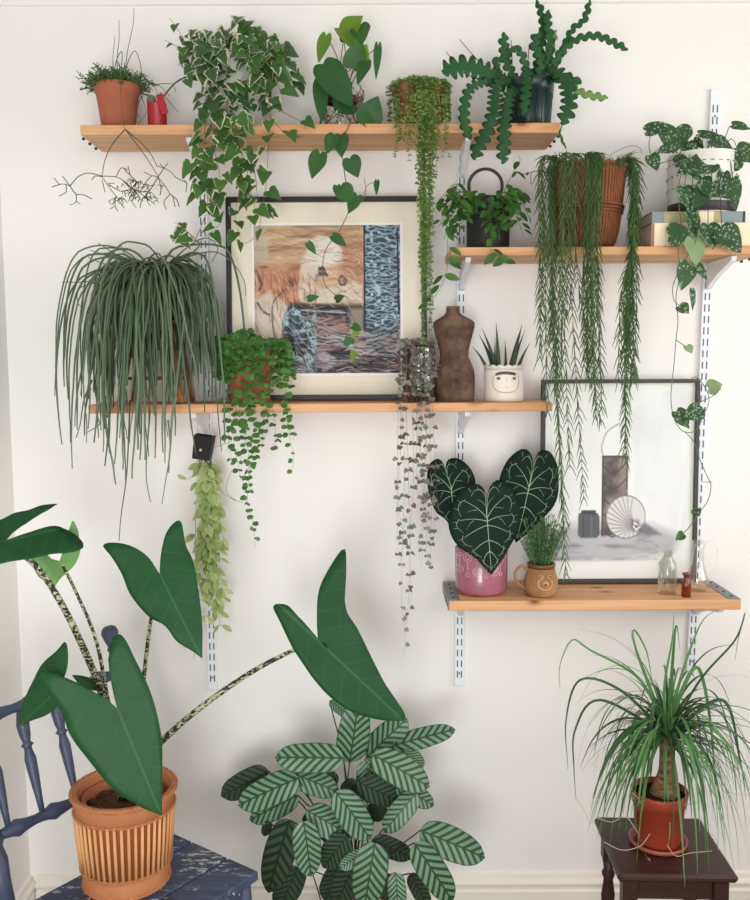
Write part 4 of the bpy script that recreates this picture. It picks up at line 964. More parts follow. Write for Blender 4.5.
_, zb2 = book(652, 745, 210, 221, zb1, .18, .04, 'book_y', 'thin book with yellow and blue-grey spine, upper of the two', [(0, .13, 'book_b'), (.13, .36, 'book_y'), (.5, .66, 'book_c'), (.74, .97, 'book_b'), (.97, 1, 'dark_metal')], rot=.0)

# silver-spotted plant
c = potbase(702, 190, .11, zb2); m_ = mpp(.11); zt = P(702, 156, .11).z; H = zt - zb2
R = thing('potted_silver_vine', c, 'silver-spotted trailing vine in a white patterned pot standing on the two books', 'potted plant')
po = pot('pot', c, 31 * m_, 33 * m_, H, 'white_cer', R, rim=.006, rimt=.001)
b = MB(); b.lathe(c, [(31.2 * m_ + .0006, .002), (31.6 * m_ + .0008, .026)], 48); b.build('grey_base_band', 'frame_grey', po)
for k in range(3):
    b = MB()
    for j in range(26):
        a = 2 * PI * j / 26; z = H * (.42 + .2 * k); q = 32.6 * m_ + .0006
        if k != 1: b.tube([c + V((math.cos(a + d_) * q, math.sin(a + d_) * q, z)) for d_ in (0, .05, .1)], .001, 4)
        else: b.ball(c + V((math.cos(a) * q, math.sin(a) * q, z)), .002, 0, 6, 4)
    b.build('dash_row', 'frame_grey', po)
top = (702, 158, .11)
sl = [ # base, tip, w, Y, back?
 ((647, 131), (671, 123), 13, .14, 0), ((676, 128), (673, 152), 27, .15, 0), ((670, 148), (658, 152), 9, .15, 0), ((651, 156), (658, 170), 12, .15, 0), ((686, 152), (698, 143), 17, .16, 0), ((694, 140), (704, 148), 8, .13, 0), ((700, 134), (728, 138), 9, .15, 0),
 ((712, 140), (736, 150), 16, .17, 0), ((733, 125), (752, 128), 9, .14, 0), ((731, 167), (740, 148), 17, .17, 0), ((737, 148), (752, 162), 18, .16, 0), ((676, 163), (690, 155), 12, .16, 0), ((712, 163), (678, 170), 22, .19, 0), ((700, 172), (680, 160), 18, .185, 0),
 ((684, 188), (690, 210), 20, .195, 0), ((712, 182), (692, 208), 18, .2, 0), ((704, 186), (732, 196), 20, .195, 0), ((724, 172), (722, 190), 12, .19, 0), ((733, 180), (737, 210), 12, .185, 0), ((690, 212), (698, 238), 15, .2, 0), ((670, 236), (692, 232), 23, .205, 0), ((708, 226), (715, 248), 22, .205, 0), ((722, 230), (742, 252), 22, .21, 0),
 ((693, 240), (698, 265), 20, .215, 1), ((688, 264), (682, 290), 17, .22, 0), ((696, 264), (708, 280), 8, .22, 0), ((680, 306), (689, 313), 12, .22, 0), ((692, 290), (694, 310), 6, .22, 0), ((687, 346), (692, 353), 8, .22, 1), ((709, 388), (722, 384), 14, .22, 1),
 ((700, 410), (684, 418), 16, .22, 0), ((677, 412), (690, 428), 16, .22, 0), ((696, 408), (700, 420), 12, .22, 0), ((694, 510), (700, 516), 9, .22, 0), ((683, 534), (676, 540), 8, .22, 0)]
for i, (bb, tt, wv, Y, bk) in enumerate(sl):
    b = MB(); A = leafpx(b, bb, tt, wv * 1.2, Y, Y + .015, 'heart', (random.uniform(-.4, .4), -1, .45), mat=1, k=2)
    if bb[1] < 232: st = P(*top) + V((max(-.06, min(.07, (A.x - c.x) * .6)), random.uniform(-.03, 0), -.0)); mid = (st + A) / 2 + V((0, -.02, .03)); mid.y = min(mid.y, -.17) if A.z < zt - .03 else mid.y; b.tube(smooth([st, mid, A], .01), .0011, 4)
    b.build('leaf', ['stem_dark', 'scin_back' if bk else 'scin'], R)
b = MB()
for l in ([(686, 160, .18), (678, 190, .2), (681, 225, .205), (678, 250, .22), (679, 268, .22), (673, 286, .22), (674, 300, .22), (680, 306, .22)], [(698, 200, .2), (696, 240, .215), (684, 262, .22), (678, 285, .22), (676, 300, .22), (678, 320, .22), (676, 340, .22), (674, 365, .22), (671, 395, .22), (673, 415, .22), (678, 426, .22), (685, 432, .22), (696, 430, .22), (706, 410, .22), (709, 398, .22), (703, 384, .22), (695, 377, .22), (690, 380, .22)],
          [(676, 340, .22), (682, 344, .22), (687, 347, .22)], [(709, 398, .22), (716, 394, .22), (721, 388, .22)], [(709, 398, .22), (700, 402, .22), (692, 404, .22)], [(685, 432, .22), (694, 442, .22), (700, 460, .22), (708, 478, .22), (711, 486, .22), (708, 500, .22), (700, 512, .22), (690, 526, .22), (682, 535, .22)], [(702, 482, .22), (712, 482, .22)],
          [(651, 132, .14), (649, 145, .145), (651, 156, .15)], [(658, 164, .15), (672, 160, .15), (684, 158, .15)]):
    b.tube(smooth(PP(l), .007), .0011, 5)
b.build('trailing_stem', 'stem_green', R)

# ------------------------------------------------------------------ middle shelf
# wooden stand
zs = P(150, 321, .11).z; cx = P(155, 330, .11).x
R = thing('plant_stand', (cx, -.11, S3), 'small orange-brown wooden stand under the big drooping cactus', 'plant stand')
b = MB(); b.lathe((cx, -.11, zs - .012), [(.001, 0), (.07, 0), (.072, .003), (.072, .009), (.07, .012), (.001, .012)], 32); b.build('top', 'stand_wood', R)
ft = []
for sx in (-1, 1):
    for sy in (-1, 1):
        p1 = V((cx + sx * .046, -.11 + sy * .046, zs - .013)); p0 = V((cx + sx * .078, -.11 + sy * .066, S3 + .001)); ft.append((p0, p1))
        b = MB(); b.tube([p0, p0.lerp(p1, .5), p1], [.008, .0105, .0085], 10); b.build('leg', 'stand_wood', R)
for i, j in ((0, 1), (2, 3), (0, 2), (1, 3)):
    for f in (.32, .7):
        if f == .7 and i == 0 and j == 1: continue
        b = MB(); b.tube([ft[i][0].lerp(ft[i][1], f), ft[j][0].lerp(ft[j][1], f)], .004, 8); b.build('rail', 'stand_wood', R)
# big rhipsalis
c = V((cx, -.11, zs)); m_ = mpp(.11); zt = P(150, 270, .11).z; H = zt - zs
R = thing('potted_drooping_cactus', c, 'large mop of drooping grey-green cactus stems in a dark blue pot on the wooden stand', 'potted plant')
pot('pot', c, .056, .068, H, 'blue_glaze', R, rim=.008, rimt=.002, round_b=.015)
top = V((cx, -.11, zt))
groups = [MB() for _ in range(12)]
for i in range(300):
    a = random.uniform(0, 2 * PI)
    if math.sin(a) > .1 and random.random() < .7: a = -a
    fr_ = math.sin(a) < 0; sp_ = random.uniform(.25, 1.25); p0 = top + V((random.uniform(-.045, .045), random.uniform(-.04, .035), -.01))
    q_ = random.random(); L = random.uniform(.2, .34) if q_ < .3 or not fr_ else (random.uniform(.34, .5) if q_ < .72 else random.uniform(.5, .64))
    dy_ = random.uniform(.9, 1.7) if fr_ else .5
    pa = grow(p0, V((math.cos(a) * sp_, math.sin(a) * dy_, random.uniform(.45, 1.1))), L, random.uniform(4.2, 7.5), 26, .1)
    out = []
    for q in pa:
        if q.y > -.03: q.y = -.03
        if q.z > zt + .055: q.z = zt + .055 + (q.z - zt - .055) * .3
        if q.z < S3 + .012 and q.y > -.226: break
        if abs(q.x - cx) > .15: sx_ = 1 if q.x > cx else -1; q.x = cx + sx_ * (.15 + (abs(q.x - cx) - .15) * .5)
        out.append(q)
    if len(out) < 6: continue
    n = len(out); r0 = random.uniform(.0018, .0031)
    groups[i % 12].tube(out, [r0 * (1 if k < n * .75 else 1 - .65 * (k - n * .75) / (n * .25 + 1)) for k in range(n)], 5)
for l in ([(165, 268, .12), (190, 245, .12), (208, 238, .12), (218, 248, .12), (212, 262, .12)], [(160, 268, .13), (190, 256, .14), (215, 252, .14), (232, 262, .15), (244, 280, .15), (246, 296, .15)], [(130, 270, .14), (100, 278, .18), (84, 282, .2), (62, 282, .2)], [(128, 274, .15), (90, 284, .2), (78, 290, .21), (78, 304, .21), (84, 308, .21)],
          [(140, 268, .12), (112, 252, .13), (98, 243, .13)], [(140, 268, .12), (108, 256, .14), (90, 250, .14)], [(135, 270, .12), (105, 264, .14), (88, 257, .14)], [(150, 268, .1), (125, 254, .1), (121, 245, .1)], [(175, 265, .1), (200, 244, .1), (172, 236, .1)], [(130, 400, .24), (128, 450, .24), (126, 480, .24), (121, 516, .24), (119, 541, .24)],
          [(150, 410, .25), (146, 470, .25), (150, 500, .25), (151, 502, .25)], [(168, 420, .25), (170, 450, .25), (164, 490, .25), (162, 504, .25)], [(92, 380, .23), (84, 400, .23), (80, 425, .235), (76, 438, .235)], [(108, 395, .23), (96, 412, .235), (100, 424, .235), (86, 433, .235)]):
    pa = smooth(PP(l), .012); groups[0].tube(pa, taper(len(pa), .0023, .001), 5)
for g_ in groups: g_.build('drooping_stems', 'bigrhip', R)

# bright round-leaved trailer in terracotta
c = potbase(250, 385, .128, S3); m_ = mpp(.128); zt = P(250, 347, .128).z
R = thing('potted_round_leaf_trailer', c, 'terracotta pot smothered in bright small round leaves, in front of the abstract print', 'potted plant')
pot('pot', c, 19 * m_, 25 * m_, zt - S3, 'terra', R, rim=.024, rimt=.003)
top = V((c.x, c.y, zt - .005)); rr_ = 24 * m_
mb = MB()
for i in range(420):
    a = random.uniform(0, 2 * PI); r = (rr_ + .012) * math.sqrt(random.random()); hang_leaf(mb, top + V((math.cos(a) * r, math.sin(a) * r - .004, random.uniform(.002, .035) * (1.2 - r / rr_ * .7) + .004 + (.02 * random.random() if math.cos(a) < -.2 else 0))), V((0, 0, 1)), .018, 'round', 0, 1.0, down=.5, cup=-.1)
mb.build('foliage', 'round', R)
def rv(pts, sp=.009, **kw): vine(R, 'trailing_strand', pts, .0007, ('stem_green', 'round'), sp, kw.pop('sz', .0175), 'round', 1.0, pair=True, sh_end=.7, down=.5, cup=-.1, ptl=.004, stemmat=0, **kw)
for i in range(44):
    a = random.uniform(PI * .98, PI * 2.04); xr = c.x + math.cos(a) * (rr_ + .012); yr = c.y + math.sin(a) * (rr_ + .01)
    left = math.cos(a) < -.2
    ln = random.uniform(.05, .1) if (left or i % 3) else random.uniform(.1, .13)
    if math.cos(a) > .5: xr += random.uniform(0, .035)
    if yr > -.205: ln = min(ln, zt - S3 - .012)
    rv([top + V((math.cos(a) * .03, math.sin(a) * .03, .012)), V((xr, yr, zt + .012)), V((xr + random.uniform(-.004, .006), yr - .006, zt + .012 - ln))], sp=.011)
for l in ([(232, 350, .2), (228, 385, .222), (228, 405, .228), (232, 430, .23), (236, 452, .23), (241, 480, .23)], [(238, 352, .2), (240, 390, .225), (240, 420, .23), (248, 450, .23), (250, 480, .23), (248, 500, .23), (254, 522, .23), (256, 548, .23)], [(246, 352, .205), (250, 400, .23), (254, 430, .23), (252, 460, .23), (244, 490, .23)],
          [(256, 352, .2), (260, 400, .23), (263, 420, .23), (262, 448, .23)], [(268, 352, .2), (270, 390, .225), (275, 420, .23), (276, 440, .23), (270, 450, .23)], [(278, 356, .19), (284, 390, .22), (286, 415, .23), (290, 440, .23), (293, 456, .23), (292, 474, .23)], [(284, 380, .2), (287, 405, .225), (288, 425, .23), (294, 440, .23)],
          [(244, 380, .215), (246, 410, .23), (246, 440, .23), (240, 462, .23)], [(262, 380, .21), (266, 410, .23), (268, 432, .23)], [(250, 395, .22), (256, 415, .23), (258, 440, .23), (250, 466, .23)], [(234, 390, .22), (236, 410, .23), (228, 436, .23), (232, 462, .23)]):
    rv(PP(l), sp=.0155, start=0)
b = MB(); b.tube(smooth(PP([(232, 470, .23), (226, 488, .22), (232, 498, .22), (243, 503, .22)]), .008), .0006, 4); b.build('bare_runner', 'stem_green', R)

# string of hearts in a smoky jar
c = potbase(419, 380, .14, S3); m_ = mpp(.14); zt = P(419, 345, .14).z; H = zt - S3
R = thing('string_of_hearts_in_jar', c, 'string of hearts with tiny grey-mauve leaves in a smoky glass jar beside the carved torso', 'potted plant')
b = MB(); b.lathe(c, [(.001, 0), (15 * m_, 0), (16 * m_, .004), (16 * m_, H - .01), (15 * m_, H), (14 * m_, H), (14.6 * m_, H - .01), (14.6 * m_, .006), (.001, .006)], 40); b.build('jar', 'smoke', R)
b = MB(); b.lathe(c, [(.001, .007), (14.3 * m_, .007), (14.3 * m_, .05), (.001, .055)], 24); b.build('soil', 'soil', R)
top = V((c.x, c.y, zt))
b = MB()
for i in range(150):
    a = random.uniform(0, 2 * PI); r = random.uniform(0, 17) * m_; hang_leaf(b, top + V((math.cos(a) * r, math.sin(a) * r, random.uniform(-.005, .012))), V((0, 0, 1)), .014, 'heart', random.choice((0, 0, 1)), 1.1, down=.6)
b.build('foliage', ['hearts', 'hearts_pk'], R)
def hvn(pts, sp, sz=.0125): vine(R, 'thread_vine', pts, .0005, ('stem_mauve', 'hearts', 'hearts_pk'), sp * 1.35, sz, 'heart', 1.1, pair=True, sh_end=.8, mat=(1, 1, 2), down=.6, ptl=.003, stemmat=0)
for i in range(12):
    a = random.uniform(PI * .9, PI * 2.1); x = c.x + math.cos(a) * 18 * m_; y = c.y + math.sin(a) * 18 * m_; hvn([top + V((math.cos(a) * .02, math.sin(a) * .02, .004)), V((x, y, zt + .005)), V((x + random.uniform(-.01, .01), y - .004, S3 + random.uniform(.02, .06)))], .02)
for x0, pts_, sp in ((398, [(397, 470), (398, 560)], .035), (402, [(404, 470), (402, 560), (403, 610), (406, 640), (402, 658)], .03), (407, [(408, 480), (410, 560), (410, 600), (404, 632)], .03), (412, [(413, 470), (412, 520), (408, 600), (406, 622)], .028), (416, [(416, 460), (417, 500)], .022), (422, [(420, 470), (423, 505), (421, 570)], .024),
                     (427, [(424, 470), (426, 510), (428, 560), (433, 568)], .018), (430, [(430, 460), (431, 520), (430, 566)], .022), (425, [(427, 450), (422, 520), (420, 560)], .022), (433, [(434, 440), (436, 500), (432, 540)], .022), (400, [(401, 450), (399, 500), (404, 540), (400, 560)], .03), (420, [(418, 440), (424, 480), (420, 510)], .02)):
    hvn(PP([(x0, 352, .18), (x0, 385, .205), (x0, 408, .222)] + [(x, y, .225) for x, y in pts_]), sp)

# torso carving
c = potbase(454.5, 402, .12, S3); rows = [(401, 435.5, 474), (395, 435.5, 474.2), (385, 435.2, 474.5), (376, 435.3, 474.5), (369, 436.8, 473.5), (363, 439, 471), (356.5, 440.2, 468.2), (351, 439.8, 468.3), (346, 438.5, 469.3), (340, 437, 470.8), (333, 435, 472.6), (327, 433.6, 474.2), (322.5, 433.2, 474.4), (320, 436, 472), (317, 441, 466.5), (314.5, 444.5, 462), (312, 446, 459.5), (308, 446.3, 458.7), (306, 446.6, 458.6)]
b = MB(); seg = 48; pz = lambda y: P(454, y, .12).z; vs = []; fs = []
rr = []
for (y0, l0, r0), (y1, l1, r1) in zip(rows[:-1], rows[1:]):
    for k in range(3): f = k / 3; rr.append((y0 + (y1 - y0) * f, l0 + (l1 - l0) * f, r0 + (r1 - r0) * f))
rr.append(rows[-1]); mm = mpp(.12)
for j, (y, l, r) in enumerate(rr):
    xc = P((l + r) / 2, y, .12).x; hw = (r - l) / 2 * mm; z = S3 + max(0, (pz(y) - pz(401)))
    dp = {True: .040, False: .034}[y > 360]; dp = .04 if y > 366 else (.034 if y > 324 else .034 - (324 - y) / 18 * .013); dp = min(dp, hw * 1.1)
    for k in range(seg):
        q = 2 * PI * k / seg; cs, sn = math.cos(q), math.sin(q); x = xc + hw * (abs(cs) ** .92) * (1 if cs > 0 else -1); yy = dp * sn * .85
        if sn < 0:
            for bx in (449.5, 465): yy -= .021 * math.exp(-(((x - P(bx, y, .12).x) / .014) ** 2 + ((y - 332) / 5) ** 2))
            yy -= .007 * math.exp(-(((x - xc) / .02) ** 2 + ((y - 362) / 7) ** 2))
            if y > 372: yy += .018 * math.exp(-((x - P(456, y, .12).x) / .0045) ** 2) * min(1, (y - 372) / 6)
            for sg in (-1, 1): yy += .006 * math.exp(-((((x - P(456, y, .12).x) * sg - (376 - y) * mm * .75) / .005) ** 2)) * (1 if 358 < y < 376 else 0)
            yy += .003 * math.exp(-(((x - P(455, y, .12).x) / .003) ** 2 + ((y - 357) / 1.2) ** 2)); yy += .003 * math.exp(-((x - P(457, y, .12).x) / .004) ** 2) * (1 if y < 330 else 0)
        vs.append(V((x, -.12 + yy, z)))
n = len(rr); fs = [(j * seg + k, j * seg + (k + 1) % seg, (j + 1) * seg + (k + 1) % seg, (j + 1) * seg + k) for j in range(n - 1) for k in range(seg)] + [tuple(range(seg))[::-1], tuple((n - 1) * seg + k for k in range(seg))]
b.add(vs, fs); tag(b.build('torso_sculpture', 'bust', None, origin=c), 'mottled brown carved female torso without head or arms on the middle shelf', 'sculpture')

# face planter
c = potbase(503.5, 390, .13, S3); m_ = mpp(.13); zt = P(503.5, 366.5, .13).z; H = zt - S3; r_ = 19.5 * m_
R = thing('face_planter', c, 'cream planter with a painted face and scalloped rim holding dark spiky leaves', 'potted plant')
b = MB(); seg = 96; vs = []; prof = [(r_ * .95, 0), (r_, .004), (r_, H * .3), (r_, H * .6), (r_, H - .008), (r_, H), (r_ - .0035, H), (r_ - .0035, H - .02)]
for j, (q, z) in enumerate(prof):
    for k in range(seg):
        a = 2 * PI * k / seg; zz = z + (.005 * abs(math.sin(a * 7.5)) if j in (5, 6) else 0); vs.append(c + V((math.cos(a) * q, math.sin(a) * q, zz)))
fs = [(j * seg + k, j * seg + (k + 1) % seg, (j + 1) * seg + (k + 1) % seg, (j + 1) * seg + k) for j in range(len(prof) - 1) for k in range(seg)] + [tuple(range(seg))[::-1]]
b.add(vs, fs); po = b.build('pot', 'cream_cer', R)
b = MB(); b.lathe(c, [(r_ - .004, H - .012), (.001, H - .01)], 24); b.build('soil', 'soil', R)
def cyl(px, py, lift=.0004):
    x = P(px, py, .175).x - c.x; x = max(-r_ * .98, min(r_ * .98, x)); return V((c.x + x * (r_ + lift) / r_, c.y - math.sqrt(max(0, r_ * r_ - x * x)) * (r_ + lift) / r_, P(px, py, .175).z))
def stroke(mb, pts, w, mat=0, n=18):
    q = smooth([V((x, y, 0)) for x, y in pts], .6); mb.tube([cyl(p.x, p.y) for p in q], w, 4, mat)
b = MB()
stroke(b, [(493.5, 377), (493.3, 384), (495, 389), (500, 391.8), (507, 392.3), (513, 391.5), (517.5, 388), (519, 382), (518.5, 376), (515, 373), (506, 371.5), (498, 372.5), (493.5, 377)], .0005)
for k in range(8): stroke(b, [(497 + k * 2.6, 391 + (1.5 if 1 < k < 6 else .6)), (497 + k * 2.6, 393.5)], .0003)
for k in range(24): stroke(b, [(496 + k * .82, 373 - 1.2 * math.sin(k / 23 * PI)), (496.3 + k * .82, 375.6 - 1.2 * math.sin(k / 23 * PI))], .0010)
for x in (498.5, 514):
    for dx in (-1.2, -.6, 0, .6, 1.2): stroke(b, [(x + dx, 377.6), (x + dx, 379.6)], .0008)
    stroke(b, [(x - 2.4, 377.6), (x, 376.8), (x + 2.4, 377.8)], .0004)
stroke(b, [(506.5, 377.5), (505.8, 383)], .0003)
for k in range(16): x0 = 484.6 + k * 2.45; stroke(b, [(x0, 368.3), (x0 + 1.2, 370.2), (x0 + 2.4, 368.3)], .00035)
b.build('painted_face', 'ink', po)
b = MB(); stroke(b, [(504.5, 387), (506, 387.7), (507.6, 387)], .0006); b.build('painted_lips', 'blush', po)
for (bx, by), (tx, ty), w in (((495, 366), (479, 334), 5), ((497, 366), (482, 328), 5), ((499, 366), (496, 322), 5), ((495, 366), (495, 338), 3), ((506, 366), (505, 340), 3.4), ((511, 366), (522, 325), 7), ((512, 366), (525, 330), 4), ((517, 366), (530, 343), 4), ((488, 366), (472, 346), 4)):
    p0 = P(bx, by, .13) - V((0, 0, .012)); p1 = P(tx, ty, .13 + random.uniform(-.02, .03)); mid = p0.lerp(p1, .5) + V((0, 0, .006)); b = MB(); pa = smooth([p0, mid, p1], .01); n = len(pa)
    b.tube(pa, [w * .5 * mpp(.13) * max(.06, 1 - (k / (n - 1)) ** 1.3) for k in range(n)], 6); b.build('leaf', 'spike', R)

# small black hanging pot
c0 = P(203.5, 447, .1); m_ = mpp(.1)
R = thing('hanging_fibre_pot', c0, 'small black square pot hung from the middle shelf bracket, trailing pale variegated leaves', 'potted plant')
M3 = Matrix.Rotation(.16, 3, 'Y'); b = MB(); s_ = 17.5 * m_; hh = 24 * m_
vs = [c0 + M3 @ V((x * s_ / 2 * f, y * s_ / 2 * f, z)) for z, f in ((-hh / 2, .95), (hh / 2, 1.05), (hh / 2, .95), (-hh / 2 + .004, .85)) for x, y in ((-1, -1), (1, -1), (1, 1), (-1, 1))]
b.add(vs, [(3, 2, 1, 0)] + [(j * 4 + k, j * 4 + (k + 1) % 4, j * 4 + 4 + (k + 1) % 4, j * 4 + 4 + k) for j in range(3) for k in range(4)] + [(12, 13, 14, 15)], smooth=False); b.build('pot', 'hang_pot', R)
b = MB(); b.ball(c0 + M3 @ V((-.002, -s_ / 2 - .002, -.006)), .004, 0, 8, 6, (1, .4, 1)); b.build('pale_knot', 'string', R)
xb = ux(U1, S3)
b = MB(); b.tube([c0 + M3 @ V((-s_ * .45, 0, hh / 2)), V((xb - .009, -.1, S3 - .042)), c0 + M3 @ V((s_ * .45, 0, hh / 2))], .0008, 5); b.build('hanging_string', 'string', R)
def dv(pts, sp=.017, sz=.034): vine(R, 'trailing_vine', pts, .0009, ('stem_green', 'disch'), sp, sz, 'lance', .52, pair=True, sh_end=.85, down=1.0, k=2, ptl=.004, stemmat=0)
for i in range(13):
    x = random.uniform(196, 219); ye = random.uniform(520, 605); e = P(x + random.uniform(-4, 6), ye, .1 + random.uniform(-.03, .04))
    dv([c0 + M3 @ V((random.uniform(-.015, .015), -s_ / 2 + .002 - .02 * random.random(), -hh / 2 - .002 if i % 2 else hh / 2 + .002)) if False else c0 + V((random.uniform(-.018, .018), random.uniform(-.02, .02), -hh / 2 - .001)), P((x + 205) / 2 + 2, 490, .1 + random.uniform(-.02, .03)), e])
for l in ([(206, 462, .1), (210, 520, .1), (216, 590, .1), (220, 620, .1), (222, 628, .1)], [(208, 462, .1), (214, 540, .1), (218, 590, .1), (210, 612, .1), (205, 618, .1)], [(210, 462, .1), (216, 500, .12), (222, 530, .12), (226, 545, .12)], [(200, 462, .1), (196, 520, .1), (196, 600, .08), (194, 640, .08), (194, 662, .08)]): dv(PP(l), sp=.022 if l[-1][1] < 650 else .06)
b = MB(); b.tube(smooth(PP([(212, 448, .11), (222, 445, .14), (232, 441, .18)]), .006), .0006, 4); b.build('runner', 'stem_green', R); b = MB(); b.tube(smooth(PP([(214, 486, .11), (226, 495, .12), (236, 501, .12)]), .006), .0007, 4); b.build('runner', 'stem_green', R); b = MB(); b.tube(smooth(PP([(198, 468, .1), (188, 480, .11), (184, 478, .11)]), .006), .0006, 4); leafpx(b, (186, 479), (177, 475), 5, .11, shape='oval', mat=1); b.build('side_runner', ['stem_green', 'disch'], R)

# ------------------------------------------------------------------ lowest shelf
# pink pot with velvet heart leaves
c = potbase(481, 590, .125, S4); m_ = mpp(.125); zt = P(481, 547, .125).z; H = zt - S4; r_ = 26.5 * m_
R = thing('potted_velvet_anthurium', c, 'glossy pink relief pot with three dark velvety heart leaves on the lowest shelf', 'potted plant')
po = pot('pot', c, r_ * .99, r_, H, 'pink', R, rim=0, round_b=.018, wall=.006)
def cyl2(px, py, lift=.0006):
    x = P(px, py, .19).x - c.x; x = max(-r_ * .97, min(r_ * .97, x)); return V((c.x + x, c.y - math.sqrt(r_ * r_ - x * x) - lift, P(px, py, .19).z))
b = MB()
def circ(x, y, r, w=.0009): b.tube([cyl2(x + r * math.cos(a), y + r * math.sin(a)) for a in [2 * PI * k / 16 for k in range(17)]], w, 5, cap=False)
def lol(x, y0, r0, y1, r1): circ(x, y0, r0); circ(x, y1, r1); lo, hi = (y0 + r0, y1 - r1) if y0 < y1 else (y1 + r1, y0 - r0); b.tube([cyl2(x, lo), cyl2(x, (lo + hi) / 2), cyl2(x, hi)], .0009, 5)
lol(468, 558, 4.3, 576, 1.8); lol(461, 571, 3.2, 556, 1.6); lol(477, 572, 4.3, 558, 1.8); lol(486, 561, 3, 576, 1.8); lol(495, 572, 4, 560, 1.6); lol(501, 562, 3, 575, 1.6); lol(456.5, 560, 2.6, 574, 1.4); circ(477, 572, 2.4); circ(468, 558, 2.2); circ(461, 571, 1.4)
b.build('relief_circles', 'pink_line', po)
tp = V((c.x, c.y, zt - .02))
def anth(right, left, Yb, Yt, nrm, rnd=.5):
    b = MB(); A, B, z, S = traced(b, right, left, Yb, Yt, nrm, .1, .06, 6, 30, 0, .008, rnd)
    lo = b.build('leaf', 'anth', R, solid=.0008)
    s_ = A - tp; q = MB(); q.tube(smooth([tp, tp + V((s_.x * .3, .01, s_.z * .5)), A + V((0, .012, -.015)), A - z * .002], .01), .0022, 7); q.build('petiole', 'stem_green', lo)
    vb = MB()
    def path(f, n=16): return [f(i / (n - 1)) for i in range(n)]
    def vn(pts, w): vb.tube(pts, taper(len(pts), w, w * .45), 5)
    vn(path(lambda u: S(.32 + .66 * u, 0, 1, .0012) if u > 0 else A + z * .0012), .0012)
    vb.tube([A + z * .001, S(.32, 0, 1, .0012)], .0012, 5)
    for sd in (-1, 1):
        ks = [.12, .3, .47, .6, .72, .83]
        for j, r0 in enumerate(ks):
            rs = max(r0, .0); t1 = .76 - .02 * j
            vn(path(lambda u: S(rs + (.035 + .03 * math.sin(u * PI * .5)) * u * (1 if j else .2), t1 * u, sd, .0012)), .00085)
            r1 = ks[j + 1] if j + 1 < len(ks) else .95
            vn(path(lambda u: S(rs + .05 * (1 if j else .3) + (r1 + .03 - rs - .05) * u, t1 + .09 * math.sin(PI * u) - (.06 if j < 5 else .5) * u * u, sd, .0012)), .0006)
            for f in (.3, .65):
                rb = rs + .04 + (r1 - rs) * f
                vn(path(lambda u: S(rb, t1 + .05 + (.13) * u, sd, .001), 5), .0004)
            if j in (0, 1, 2): vn(path(lambda u: S(rs + .05 + .09 * u, .35 + .2 * u, sd, .001), 6), .0005)
    vb.build('pale_veins', 'vein', lo)
anth([(451, 485.5), (446, 472), (447, 461), (454, 458), (463, 461), (472, 471), (476, 484), (474, 500), (468, 518), (456, 541)], [(451, 485.5), (446, 470), (442, 461), (436, 459), (429, 466), (427, 480), (430, 497), (436, 512), (446, 520), (452, 532), (456, 541)], .12, .15, (-.15, -1, .1), .3)
anth([(530, 482), (534, 468), (536, 456), (541, 450), (549, 452), (556, 464), (558, 480), (557, 495), (552, 508), (540, 521), (528, 533), (517, 543)], [(530, 482), (533, 466), (530, 453), (521, 449), (508, 459), (499, 477), (499, 495), (505, 512), (511, 528), (517, 543)], .13, .16, (.15, -1, .1), .4)
anth([(486.5, 513), (487, 498), (490, 486), (497, 480), (505, 482), (514, 492), (519, 505), (520, 520), (516, 535), (509, 548), (501, 562), (492, 575)], [(486.5, 513), (486, 500), (484, 489), (477, 484), (465, 487), (455, 497), (449, 513), (449, 530), (457, 545), (474, 557), (484, 567), (492, 575)], .185, .215, (0, -1, .15), .6)

# face mug
c = potbase(541, 585, .16, S4); m_ = mpp(.16); zt = P(541, 563, .16).z; H = zt - S4
R = thing('plant_mug', c, 'caramel brown face mug with side handle holding a tuft of upright green stems', 'potted plant')
b = MB(); pr = [(.001, 0), (13 * m_, 0), (15.5 * m_, .006), (17.2 * m_, H * .3), (16.6 * m_, H * .5), (14.2 * m_, H * .75), (13.2 * m_, H * .88), (14 * m_, H), (12.6 * m_, H), (12 * m_, H * .85)]
b.lathe(c, pr, 40); po = b.build('mug', 'mug', R)
b = MB(); b.lathe(c, [(13.4 * m_ + .0004, H * .87), (14.2 * m_, H * .95), (14.2 * m_, H + .0006), (12.5 * m_, H + .0006)], 40); b.build('brown_rim', 'mug_dk', po)
b = MB(); b.tube(smooth([c + V((-13 * m_, 0, H * .78)), c + V((-20 * m_, -.004, H * .92)), c + V((-26 * m_, -.006, H * .74)), c + V((-25 * m_, -.006, H * .45)), c + V((-16.5 * m_, -.002, H * .22))], .004), .0044, 8); b.build('handle', 'mug', po)
b = MB(); fc = c + V((.003, -17.1 * m_, H * .46))
b.tube([fc + V((math.cos(a) * .018, .0043 * math.cos(a) ** 2 + .0035 * max(0, math.sin(a)), math.sin(a) * .016)) for a in [PI * .75 + k * PI * 1.5 / 14 for k in range(15)]], .0024, 6); b.ball(fc + V((0, 0, 0)), .0085, 0, 12, 8, (1, .7, 1))
for dx in (-.009, .009): b.ball(fc + V((dx, .003, .014)), .0045, 0, 8, 6, (1, .5, 1)); b.tube([fc + V((dx * .3, .002, .017)), fc + V((dx * 1.2, .005, .022)), fc + V((dx * 1.9, .008, .018))], .0018, 5)
b.build('face_relief', 'mug_lt', po); b = MB(); b.ball(fc + V((0, -.006, 0)), .0035, 0, 8, 6); b.ball(fc + V((-.009, -.0005, .014)), .0016, 0, 6, 4); b.ball(fc + V((.009, -.0005, .014)), .0016, 0, 6, 4); b.build('face_marks', 'mug_dk', po)
